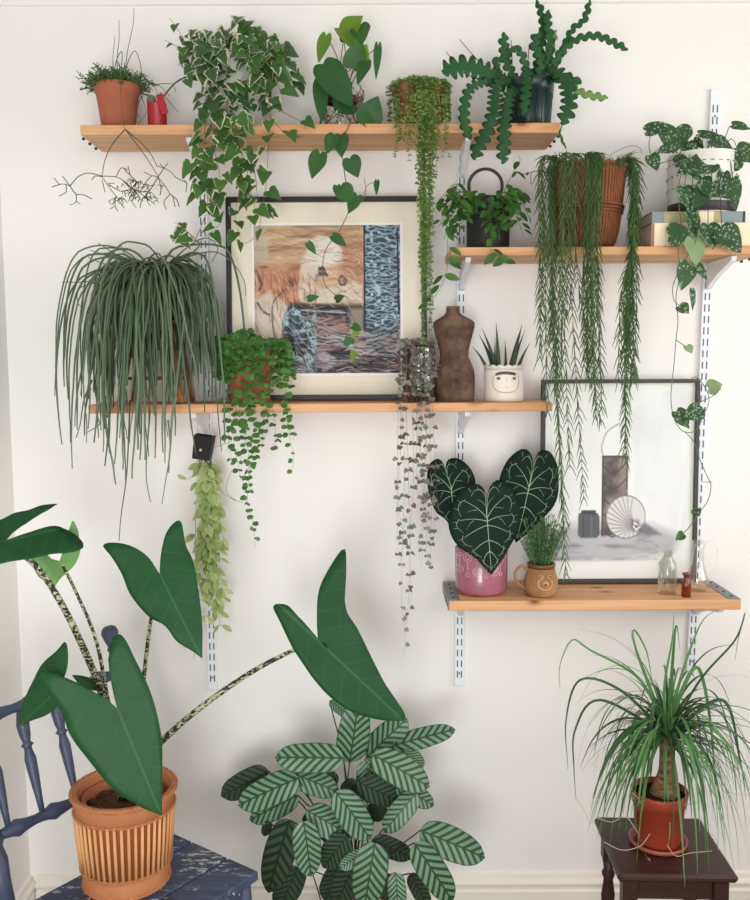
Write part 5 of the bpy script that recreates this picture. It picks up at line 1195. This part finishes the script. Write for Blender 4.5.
b = MB(); b.lathe(c, [(12.2 * m_, H - .008), (.001, H - .006)], 20); b.build('soil', 'soil', R)
b = MB()
for i in range(105):
    a = random.uniform(0, 2 * PI); r = random.uniform(0, .026); p = c + V((math.cos(a) * r, math.sin(a) * r, H - .008)); d = V((math.cos(a) * r * 16, math.sin(a) * r * 12, 1)); pa = grow(p, d, random.uniform(.06, .125), random.uniform(-.3, .5), 7, .03)
    b.tube(pa, taper(8, .0011, .0007), 4)
    for q in pa[2:]:
        for _ in range(3): b.tube([q, q + (V((random.uniform(-1, 1), random.uniform(-1, 1), 1.2)).normalized() * random.uniform(.007, .012))], [.0011, .0006], 4)
b.build('foliage', 'tuft', R)

# glassware
c = potbase(667, 588, .15, S4); m_ = mpp(.15); H = P(667, 550, .15).z - S4
b = MB(); r_ = 9.6 * m_; b.lathe(c, [(.001, 0), (r_ * .94, 0), (r_, .004), (r_, H * .62), (r_ * .93, H * .72), (r_ * .55, H * .82), (r_ * .52, H * .95), (r_ * .8, H * .97), (r_ * .8, H), (r_ * .48, H), (r_ * .44, H * .82), (r_ * .86, H * .7), (r_ * .9, .008), (.001, .006)], 40)
tag(b.build('glass_bottle', 'glass', None, origin=c), 'clear glass bottle with short flanged neck, left of the amber vial', 'bottle')
c = potbase(686, 598, .185, S4); m_ = mpp(.185); H = P(686, 573, .185).z - S4; r_ = 4.7 * m_
R = thing('amber_vial', c, 'tiny amber brown glass vial at the front of the lowest shelf', 'bottle')
b = MB(); b.lathe(c, [(.001, 0), (r_, 0), (r_, H * .66), (r_ * .62, H * .78), (r_ * .6, H * .9), (r_ * .95, H * .92), (r_ * .95, H), (r_ * .5, H), (r_ * .5, H * .7)], 24); b.build('body', 'amber', R)
c = potbase(697, 590, .12, S4); m_ = mpp(.12); H = P(697, 541, .12).z - S4
R = thing('glass_jug', c, 'clear glass jug with round loop handle at the right end of the lowest shelf', 'jug')
b = MB(); q = m_; b.lathe(c, [(.001, 0), (9 * q, 0), (11 * q, .004), (12 * q, H * .2), (9 * q, H * .38), (6.2 * q, H * .55), (5.8 * q, H * .85), (7 * q, H), (6.6 * q, H), (5.3 * q, H * .85), (5.7 * q, H * .55), (8.4 * q, H * .38), (11.4 * q, H * .2), (10.4 * q, .008), (.001, .006)], 40); po = b.build('body', 'glass', R)
b = MB(); b.tube(smooth([c + V((6 * q, 0, H * .9)), c + V((12 * q, 0, H * 1.0)), c + V((18 * q, 0, H * .9)), c + V((20 * q, 0, H * .65)), c + V((17 * q, 0, H * .42)), c + V((10.5 * q, 0, H * .3))], .004), .0022, 8); b.build('handle', 'glass', po)
# ------------------------------------------------------------------ blue chair
ZS = .45
A0 = V((-.52, -.34, ZS)); e1 = V((.805, -.593, 0)); e2 = V((-.593, -.805, 0)); W1, W2 = .317, .43
R = thing('blue_chair', A0 + e1 * W1 / 2 + e2 * W2 / 2 - V((0, 0, ZS)), 'worn blue painted wooden chair with turned spindles, carrying the cane basket', 'chair')
M3 = Matrix((e2, e1, V((0, 0, 1)))).transposed()
def loc(a, b_, z): return A0 + e1 * a + e2 * b_ + V((0, 0, z - ZS))
b = MB(); k0 = 0.0
for w_ in (.098, .118, .097): b.box(loc(k0 + w_ / 2, W2 / 2, ZS - .011), (W2, w_ - .0022, .022), 0, M3, .003); k0 += w_ + .002
seat = b.build('seat', 'blue_wood', R)
b = MB()
for a, b_, sx, sy in ((W1 - .02, W2 / 2, W2 - .06, .018), (.02, W2 / 2, W2 - .06, .018)): b.box(loc(a, b_, ZS - .052), (sx, sy, .056), 0, M3, .002)
for b_ in (.02, W2 - .02): b.box(loc(W1 / 2, b_, ZS - .052), (.018, W1 - .06, .056), 0, M3, .002)
b.build('apron', 'blue_wood', R)
def turned(mb, p0, p1, prof, sides=14, mat=0):
    p0, p1 = V(p0), V(p1); pts = [p0.lerp(p1, s) for s, r in prof]; mb.tube(pts, [r for s, r in prof], sides, mat)
legp = [(0, .012), (.08, .014), (.1, .019), (.13, .014), (.3, .017), (.5, .022), (.62, .018), (.66, .023), (.7, .017), (.78, .021), (.8, .023), (1, .023)]
for a, b_ in ((.03, .03), (.03, W2 - .03), (W1 - .03, .03), (W1 - .03, W2 - .03)): b = MB(); turned(b, loc(a * 1.0 + (-.03 if a < .1 else .02), b_ + (-.015 if b_ < .1 else .015), 0.0), loc(a, b_, ZS - .023), legp); b.build('leg', 'blue_turned', R)
for i, (q0, q1) in enumerate((((.0, .02), (W1, .02)), ((.0, W2 - .02), (W1, W2 - .02)), ((W1 + .01, .02), (W1 + .01, W2 - .02)))):
    b = MB(); turned(b, loc(*q0, .2 if i < 2 else .24), loc(*q1, .2 if i < 2 else .24), [(0, .008), (.2, .01), (.45, .014), (.5, .018), (.55, .014), (.8, .01), (1, .008)], 10); b.build('stretcher', 'blue_turned', R)
def back(b_, h):  # raked plane of the back
    return loc(-.01 - .157 * h / .47, b_, ZS + h)
posts = [(0, .017), (.12, .018), (.2, .021), (.25, .016), (.28, .022), (.31, .016), (.42, .02), (.55, .021), (.62, .016), (.65, .021), (.68, .016), (.78, .017), (.84, .019), (.87, .012), (.885, .016), (.9, .012), (.93, .017), (.965, .0215), (.99, .017), (1, .008)]
for b_ in (.018, W2 - .018): b = MB(); turned(b, back(b_, 0.0), back(b_, .485), posts, 16); b.build('back_post', 'blue_turned', R)
def rail(h, nm):
    b = MB(); n = 26; pts = []; rr = []
    for k in range(n): s = k / (n - 1); pts.append(back(.03 + (W2 - .06) * s, h)); u = (s * 4) % 1; rr.append(.0105 + .005 * math.sin(PI * u) ** 2 + (.004 if abs(u - .5) < .08 else 0))
    b.tube(pts, rr, 12); b.build(nm, 'blue_turned', R)
rail(.14, 'lower_rail'); rail(.372, 'top_rail')
sp = [(0, .006), (.15, .0075), (.35, .011), (.52, .013), (.6, .009), (.63, .0085), (.655, .0145), (.68, .0085), (.74, .012), (.85, .0145), (.95, .009), (1, .006)]
for f_ in (.27, .475, .68, .87): b_ = W2 * f_; b = MB(); turned(b, back(b_, .145), back(b_, .367), sp, 12); b.build('spindle', 'blue_turned', R)

# ------------------------------------------------------------------ alocasia in a cane basket
c = PZ(127, 878, ZS); mw = (c - EYE).dot(fw) / F; H = P(123, 787, -c.y).z - ZS; rb, rtp = 41.5 * mw, 49.5 * mw; print('basket', c, H, rb, rtp)
R = thing('potted_zebra_alocasia', c, 'tall alocasia with arrowhead leaves and mottled stalks in a cane basket on the blue chair', 'potted plant')
zc_ = lambda f: H * f
b = MB(); pr = [(.001, .001), (rb, .001), (rb + .001, .01), (rb + .004, H * .22), (rb + .002, H * .225), (rb + .012, H * .8), (rb + .0145, H * .805), (rtp, H * .97), (rtp + .002, H), (rtp - .004, H + .004), (rtp - .01, H), (rtp - .02, H * .6)]
b.lathe(c, pr[:5], 64, 0); b.lathe(c, pr[4:6], 64, 1); b.lathe(c, pr[5:], 64, 0); bk = b.build('basket', ['cane', 'reed_dk'], R)
b = MB()
for k in range(46):
    a = 2 * PI * k / 46; u = V((math.cos(a), math.sin(a), 0)); p0 = c + u * (rb + .0035) + V((0, 0, H * .2)); p1 = c + u * (rb + .0145) + V((0, 0, H * .82)); b.tube([p0, p0.lerp(p1, .5) + u * .0006, p1], [.0036, .0039, .0036], 6)
b.build('reed_slats', 'reed', bk)
for z, q, w in ((H * .995, rtp + .001, .0055), (H * .21, rb + .005, .003), (H * .81, rb + .0155, .003), (.004, rb, .004)):
    b = MB()
    for ph in (0, PI): b.tube([c + V((math.cos(a) * (q + .002 * math.cos(a * 30 + ph)), math.sin(a) * (q + .002 * math.cos(a * 30 + ph)), z + .002 * math.sin(a * 30 + ph))) for a in [2 * PI * k / 240 for k in range(241)]], w * .75, 5, cap=False)
    b.build('braided_band', 'cane', bk)
ip = V((c.x - .004, c.y, ZS)); b = MB(); b.lathe(ip, [(.055, .05), (rtp * .76, H * .86), (rtp * .79, H * .86), (rtp * .79, H * .93), (rtp * .74, H * .93), (rtp * .7, H * .8)], 40); b.build('inner_pot', 'terra', R)
b = MB(); b.lathe(ip, [(rtp * .72, H * .8), (.05, H * .84), (.001, H * .86)], 32)
for i in range(120): a = random.uniform(0, 2 * PI); r = rtp * .66 * math.sqrt(random.random()); b.ball(ip + V((math.cos(a) * r, math.sin(a) * r, H * .83)), random.uniform(.006, .012), 0, 7, 5, (1, random.uniform(.5, 1), random.uniform(.5, .9)))
b.build('bark', 'bark', R)
heart = V((c.x + .0, c.y + .01, ZS + H * .82))
def alo(right, left, Yb, Yt, nrm, stem=None, r=.0075, mat='aloc', cup=.05, droop=.06, wave=.008, r2=None):
    b = MB(); A, B, z, S = traced(b, right, left, Yb, Yt, nrm, cup, droop, 6, 64, 0, wave)
    lo = b.build('leaf', mat, R, solid=.0012)
    if stem:
        pts = [heart + V((random.uniform(-.02, .02), random.uniform(-.01, .02), 0))] + PP(stem) + [A - z * .004]
        pa = smooth(pts, .01); q = MB(); q.tube(pa, taper(len(pa), r, r2 or r * .6), 10); q.build('petiole', 'zebra', lo)
    return lo
alo([(118, 709), (113, 690), (109, 665), (111, 645), (117, 634), (125, 638), (136, 660), (150, 690), (158, 717), (162, 745), (162, 780), (161, 817)],
    [(118, 709), (106, 699), (80, 684), (58, 674), (42, 671), (38, 676), (48, 692), (62, 712), (70, 733), (84, 754), (112, 788), (138, 807), (161, 817)], .73, .77, (.1, -1, .35), [(124, 775, .66), (126, 740, .7)])
alo([(160, 574), (161, 555), (166, 535), (175, 523), (182, 523), (186, 545), (194, 563), (199, 595), (202, 625), (201, 658)],
    [(160, 574), (147, 556), (131, 546), (114, 543), (104, 546), (112, 557), (122, 574), (131, 595), (148, 616), (165, 626), (176, 641), (190, 650), (201, 658)], .52, .58, (0, -1, .35), [(128, 765, .62), (142, 690, .58), (150, 625, .53)], .006)
alo([(318, 641), (317, 615), (319, 590), (330, 567), (344, 549), (346, 568), (344, 590), (347, 612), (357, 628), (372, 658), (385, 683), (398, 702), (406, 715), (404, 721)],
    [(318, 641), (305, 630), (291, 608), (280, 604), (273, 607), (280, 622), (292, 647), (303, 664), (315, 681), (330, 697), (350, 711), (375, 719), (395, 721), (404, 721)], .42, .47, (0, -1, .45), [(140, 770, .6), (161, 742, .58), (200, 708, .52), (250, 673, .46), (292, 651, .43)], .0085)
alo([(58, 690), (66, 672), (69, 655), (67, 642), (58, 650), (45, 662), (36, 675), (26, 695), (18, 712), (15, 728)],
    [(58, 690), (60, 700), (56, 708), (44, 716), (30, 721), (15, 728)], .72, .7, (-.5, -1, .3), [(118, 775, .6), (100, 735, .68), (76, 698, .69)], .005, mat='aloc')
alo([(6, 541), (28, 533), (54, 528), (72, 535), (83, 549), (68, 555), (50, 556), (25, 560), (0, 565), (-30, 572), (-60, 572), (-90, 560)],
    [(6, 541), (16, 530), (30, 520), (45, 510), (57, 507), (42, 508), (28, 512), (14, 514), (0, 521), (-25, 530), (-55, 542), (-90, 560)], .66, .8, (0, -1, .9), [(118, 770, .6), (104, 700, .6), (75, 630, .62), (47, 580, .645), (25, 556, .655)], .0095, r2=.006)
alo([(60, 561), (66, 545), (70, 530), (73, 521), (78, 530), (80, 545), (80, 553), (74, 566), (62, 577), (54, 587)],
    [(60, 561), (50, 558), (40, 550), (31, 549), (32, 563), (38, 576), (47, 582), (54, 587)], .56, .58, (.2, -1, .1), [(122, 768, .58), (108, 700, .57), (96, 640, .56), (76, 592, .56), (66, 572, .565)], .0055, mat='aloc_lt')
b = MB(); leafpx(b, (104, 690), (72, 676), 11, .6, .62, 'lance', (0, -1, .3), k=3); b.tube(smooth([heart, P(116, 740, .6), P(104, 690, .6)], .01), .003, 6); b.build('leaf', 'aloc', R)

# ------------------------------------------------------------------ calathea on the floor
pc_ = V((-.075, -.27, 0.0)); R = thing('potted_calathea', pc_, 'bushy calathea with herringbone striped leaves growing up beside the blue chair', 'potted plant')
pot('pot', pc_, .085, .105, .15, 'terra_plastic', R)
hb = pc_ + V((0, 0, .13)); ox, oy, sc_ = 230, 700, 2.885
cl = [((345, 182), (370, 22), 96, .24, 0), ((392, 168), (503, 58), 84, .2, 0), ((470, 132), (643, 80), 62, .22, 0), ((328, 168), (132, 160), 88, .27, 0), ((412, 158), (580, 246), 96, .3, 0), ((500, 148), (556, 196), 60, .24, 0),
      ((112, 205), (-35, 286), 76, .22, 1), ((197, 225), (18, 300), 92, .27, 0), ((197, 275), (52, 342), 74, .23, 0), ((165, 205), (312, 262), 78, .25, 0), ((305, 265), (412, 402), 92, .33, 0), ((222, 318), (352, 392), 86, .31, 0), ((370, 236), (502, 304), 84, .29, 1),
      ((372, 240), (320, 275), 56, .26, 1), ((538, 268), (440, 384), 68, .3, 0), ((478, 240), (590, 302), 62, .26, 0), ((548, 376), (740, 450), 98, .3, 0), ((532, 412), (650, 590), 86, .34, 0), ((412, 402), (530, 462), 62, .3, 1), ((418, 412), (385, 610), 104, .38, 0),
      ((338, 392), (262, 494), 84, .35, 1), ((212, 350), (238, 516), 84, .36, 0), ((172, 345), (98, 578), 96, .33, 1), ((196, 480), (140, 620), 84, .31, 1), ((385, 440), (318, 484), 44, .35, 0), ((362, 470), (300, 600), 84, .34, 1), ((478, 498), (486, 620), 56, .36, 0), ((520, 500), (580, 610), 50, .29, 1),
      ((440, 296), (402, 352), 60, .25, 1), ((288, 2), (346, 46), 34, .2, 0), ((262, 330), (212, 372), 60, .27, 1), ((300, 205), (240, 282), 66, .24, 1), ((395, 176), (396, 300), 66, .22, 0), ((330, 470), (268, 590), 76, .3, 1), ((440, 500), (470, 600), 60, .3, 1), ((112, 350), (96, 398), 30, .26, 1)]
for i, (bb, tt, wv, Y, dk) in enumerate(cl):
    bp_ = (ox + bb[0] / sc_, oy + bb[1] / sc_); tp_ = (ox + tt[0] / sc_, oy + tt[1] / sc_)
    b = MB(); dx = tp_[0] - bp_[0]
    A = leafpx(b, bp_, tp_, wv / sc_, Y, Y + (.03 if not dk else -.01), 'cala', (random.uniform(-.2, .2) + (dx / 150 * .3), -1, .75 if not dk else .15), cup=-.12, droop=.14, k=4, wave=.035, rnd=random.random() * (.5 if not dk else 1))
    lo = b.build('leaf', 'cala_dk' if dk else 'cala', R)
    s0 = hb + V((random.uniform(-.04, .04), random.uniform(-.04, .04), 0)); mid = V((s0.x * .6 + A.x * .4, s0.y * .6 + A.y * .4 + .02, s0.z * .35 + A.z * .65))
    q = MB(); q.tube(smooth([s0, mid, A], .02), [.0019] * 1 and .0018, 5); q.build('petiole', 'stem_dark', lo)

# ------------------------------------------------------------------ dark stool
ZT2 = .5; st = [PZ(x, y, ZT2) for x, y in ((597, 818), (703, 818), (733, 874), (618, 874))]
cx = sum(p.x for p in st) / 4; cy = sum(p.y for p in st) / 4; Wd = .253; Dp = .25; th = math.atan2((st[1] - st[0]).y, (st[1] - st[0]).x) * .5

R = thing('dark_stool', (cx, cy, 0), 'small dark-stained wooden stool with turned legs under the ponytail palm', 'stool')
M3 = Matrix.Rotation(-.035, 3, 'Z'); o = V((cx, cy, 0))
b = MB(); b.box(o + V((0, 0, ZT2 - .009)), (Wd, Dp, .018), 0, M3, .006); b.build('seat', 'dark_wood', R)
b = MB()
for s in (-1, 1):
    b.box(o + M3 @ V((0, s * (Dp / 2 - .03), ZT2 - .044)), (Wd - .09, .014, .048), 0, M3, .002); b.box(o + M3 @ V((s * (Wd / 2 - .03), 0, ZT2 - .044)), (.014, Dp - .09, .048), 0, M3, .002)
b.build('apron', 'dark_wood', R)
for sx in (-1, 1):
    for sy in (-1, 1):
        q = o + M3 @ V((sx * (Wd / 2 - .03), sy * (Dp / 2 - .03), 0)); b = MB(); b.box(q + V((0, 0, ZT2 - .054)), (.032, .032, .07), 0, M3, .002)
        turned(b, q + V((0, 0, .02)), q + V((0, 0, ZT2 - .09)), [(0, .01), (.04, .014), (.08, .016), (.1, .011), (.16, .012), (.3, .015), (.32, .019), (.34, .015)], 14)
        b.box(q + V((0, 0, .2)), (.03, .03, .06), 0, M3, .002)
        turned(b, q + V((0, 0, .23)), q + V((0, 0, ZT2 - .088)), [(0, .012), (.1, .016), (.16, .01), (.24, .012), (.5, .0165), (.72, .011), (.8, .016), (.86, .011), (1, .015)], 14)
        b.ball(q + V((0, 0, .013)), .0135, 0, 10, 8); b.build('leg', 'dark_wood', R)
for s in (-1, 1):
    b = MB(); b.box(o + M3 @ V((s * (Wd / 2 - .03), 0, .2)), (.016, Dp - .09, .022), 0, M3, .002); b.build('stretcher', 'dark_wood', R); b = MB(); b.box(o + M3 @ V((0, s * (Dp / 2 - .03), .2)), (Wd - .09, .016, .022), 0, M3, .002); b.build('stretcher', 'dark_wood', R)
pb = PZ(658, 843, ZT2); pb = V((pb.x, pb.y, ZT2)); mw = (V((pb.x, pb.y, pb.z)) - EYE).dot(fw) / F
b = MB(); b.lathe(pb, [(.001, 0), (25 * mw, 0), (27.5 * mw, .004), (28.5 * mw, .013), (27 * mw, .013), (25.5 * mw, .004), (.001, .004)], 48)
tag(b.build('plant_saucer', 'saucer', None, origin=pb), 'shallow terracotta-coloured saucer on the dark stool under the palm pot', 'saucer')
c = pb + V((0, 0, .0045)); H = P(658, 789, -pb.y).z - c.z; print('palm pot H', H, mw)
R = thing('potted_ponytail_palm', c, 'ponytail palm with a fountain of strap leaves in a terracotta-coloured pot on the dark stool', 'potted plant')
pot('pot', c, 21 * mw, 28 * mw, H, 'terra_plastic', R, rim=.03, rimt=.003, soil_d=.012)
tk = PP([(664, 802, -pb.y), (666, 780, -pb.y), (667, 760, -pb.y), (668, 735, -pb.y)]); tk[0].z = c.z + H - .03
b = MB(); pa = smooth(tk, .008); n = len(pa); b.tube(pa, [mw * (19 if i / n < .05 else 18.5 - 11 * min(1, ((i / n) / .45)) ** .8) for i in range(n)], 20); b.build('trunk', 'trunk', R)
crown = tk[-1]
def strap(p, d, L, g, w, mat, fold=.3, n=22):
    d = V(d).normalized(); p = V(p); vs = []; side = d.cross(V((0, 0, 1)))
    side = side.normalized() if side.length > .05 else V((1, 0, 0)); tw = random.uniform(-.6, .6)
    for i in range(n + 1):
        f = i / n; ww = w * (min(1, .55 + f * 3)) * (1 - f ** 2.2) + .0003
        s2 = side * math.cos(tw * f) + d.cross(side) * math.sin(tw * f); nn = s2.cross(d)
        vs += [p - s2 * ww + nn * ww * fold, p.copy(), p + s2 * ww + nn * ww * fold]
        d = (d + V((0, 0, -g / n)) * (1 if f < .85 else .3)).normalized(); p = p + d * (L / n)
        if p.y > -.012: p.y = -.012
        if p.x > 1.6: pass
    fs = []
    for i in range(n):
        for k in range(2): fs.append((i * 3 + k, i * 3 + k + 1, i * 3 + 4 + k, i * 3 + 3 + k))
    return vs, fs
groups = [MB() for _ in range(14)]
for i in range(250):
    a = random.uniform(0, 2 * PI); el = random.uniform(.0, 1.45)
    if math.sin(a) < -.75 and random.random() < .5: a += random.choice((-1, 1)) * 1.2
    L = random.uniform(.15, .33); g = random.uniform(1.6, 4.6) * (1.25 if el > .8 else .9)
    p0 = crown + V((math.cos(a) * .01, math.sin(a) * .01, random.uniform(-.03, .03))); d = V((math.cos(a) * math.cos(el), math.sin(a) * math.cos(el), math.sin(el)))
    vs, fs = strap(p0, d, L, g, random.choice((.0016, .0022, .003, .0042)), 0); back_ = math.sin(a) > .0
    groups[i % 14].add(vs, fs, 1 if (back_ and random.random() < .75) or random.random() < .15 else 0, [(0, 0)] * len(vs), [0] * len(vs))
for i, (l, w_) in enumerate([([(660, 725), (655, 700), (650, 730), (640, 790), (635, 820), (648, 862)], .0045), ([(672, 725), (682, 690), (698, 668), (710, 720), (716, 800)], .0045), ([(664, 722), (640, 680), (590, 650), (572, 640), (560, 665), (560, 690)], .0028), ([(660, 722), (620, 690), (580, 680), (566, 720), (568, 770)], .003),
        ([(668, 722), (664, 690), (672, 640), (674, 612)], .003), ([(672, 722), (680, 680), (700, 625), (716, 610)], .0034), ([(676, 722), (700, 680), (735, 640), (745, 612), (738, 640), (735, 660)], .0026), ([(660, 722), (636, 650), (634, 630), (646, 650), (652, 680)], .0036), ([(670, 722), (672, 668), (676, 625), (680, 650)], .0042),
        ([(664, 724), (600, 700), (575, 730), (574, 770), (576, 800)], .003), ([(668, 724), (664, 760), (668, 800), (670, 830), (668, 845)], .0042), ([(676, 724), (690, 740), (704, 790), (702, 808)], .004), ([(676, 724), (722, 700), (740, 760), (746, 800)], .004), ([(660, 724), (628, 740), (618, 770), (616, 798)], .004)]):
    Yp = -pb.y; pts = [crown + V((0, 0, 0))] + [P(x, y, min(Yp + .02 + .1 * k / len(l) * (1 if i % 2 == 0 or y > 760 else -.6) , Yp + .14)) for k, (x, y) in enumerate(l[1:])]; pa = smooth(pts, .012); n = len(pa); vs = []
    for k in range(n):
        t = (pa[min(n - 1, k + 1)] - pa[max(0, k - 1)]).normalized(); s2 = t.cross(V((0, -1, .2))).normalized(); nn = s2.cross(t); ww = w_ * (1 - (k / (n - 1)) ** 2.2) + .0003; vs += [pa[k] - s2 * ww + nn * ww * .3, pa[k], pa[k] + s2 * ww + nn * ww * .3]
    groups[i].add(vs, [(k * 3 + j, k * 3 + j + 1, k * 3 + 4 + j, k * 3 + 3 + j) for k in range(n - 1) for j in range(2)], 0 if i % 3 else 1, [(0, 0)] * len(vs), [0] * len(vs))
for g_ in groups: g_.build('strap_leaves', ['palm', 'palm_dk'], R)
b = MB()
for l in ([(628, 790), (636, 796), (643, 806)], [(597, 818), (612, 822), (626, 817), (640, 836)], [(604, 842), (622, 850), (640, 846), (650, 834)], [(648, 858), (660, 872), (668, 884), (671, 899)], [(667, 845), (676, 856), (690, 853), (712, 851)], [(701, 818), (706, 830), (716, 838), (718, 850)], [(702, 895), (702, 882), (708, 874), (720, 871)], [(684, 804), (692, 804), (700, 800)], [(724, 792), (736, 794), (750, 796)], [(576, 798), (584, 810), (590, 824)]):
    b = MB(); pa = smooth(PP(l, -pb.y + .06 + .03 * random.random()), .006); b.tube(pa, .0008, 4); b.build('dried_tip', 'dried', R)

# ------------------------------------------------------------------ daylight and added fill
w = bpy.data.worlds.new('room_daylight'); bpy.context.scene.world = w; w.use_nodes = True
bg = w.node_tree.nodes['Background']; bg.inputs[0].default_value = (.9, .95, 1.0, 1); bg.inputs[1].default_value = .7
def area(name, loc_, tgt, sx, sy, e, col):
    l = bpy.data.lights.new(name, 'AREA'); l.shape = 'RECTANGLE'; l.size = sx; l.size_y = sy; l.energy = e; l.color = col
    o = bpy.data.objects.new(name, l); C.objects.link(o); o.location = loc_; o.rotation_euler = (V(tgt) - V(loc_)).to_track_quat('-Z', 'Y').to_euler(); return o
area('window_daylight', (XR + .13, -1.25, 1.68), (0, -.35, 1.5), 1.3, 1.3, 18, (1, .97, .94))
area('front_right_fill', (1.1, -3.3, 2.2), (.2, 0, 1.5), 1.1, 1.0, 12, (1, .98, .95))  # unseen area light added as frontal fill; no window stands here
gd = area('front_left_fill', (-.42, -3.3, .98), (-.75, 0, 1.1), 1.0, 1.2, 13, (.94, .97, 1)); gd.data.spread = math.radians(95)  # unseen fill added low at front left to brighten the wall; no door
vs_ = bpy.context.scene.view_settings
vs_.view_transform = 'Standard'; vs_.look = 'None'; vs_.exposure = 0.2; vs_.gamma = 1.0; vs_.use_curve_mapping = False
print('objects', len(bpy.data.objects))
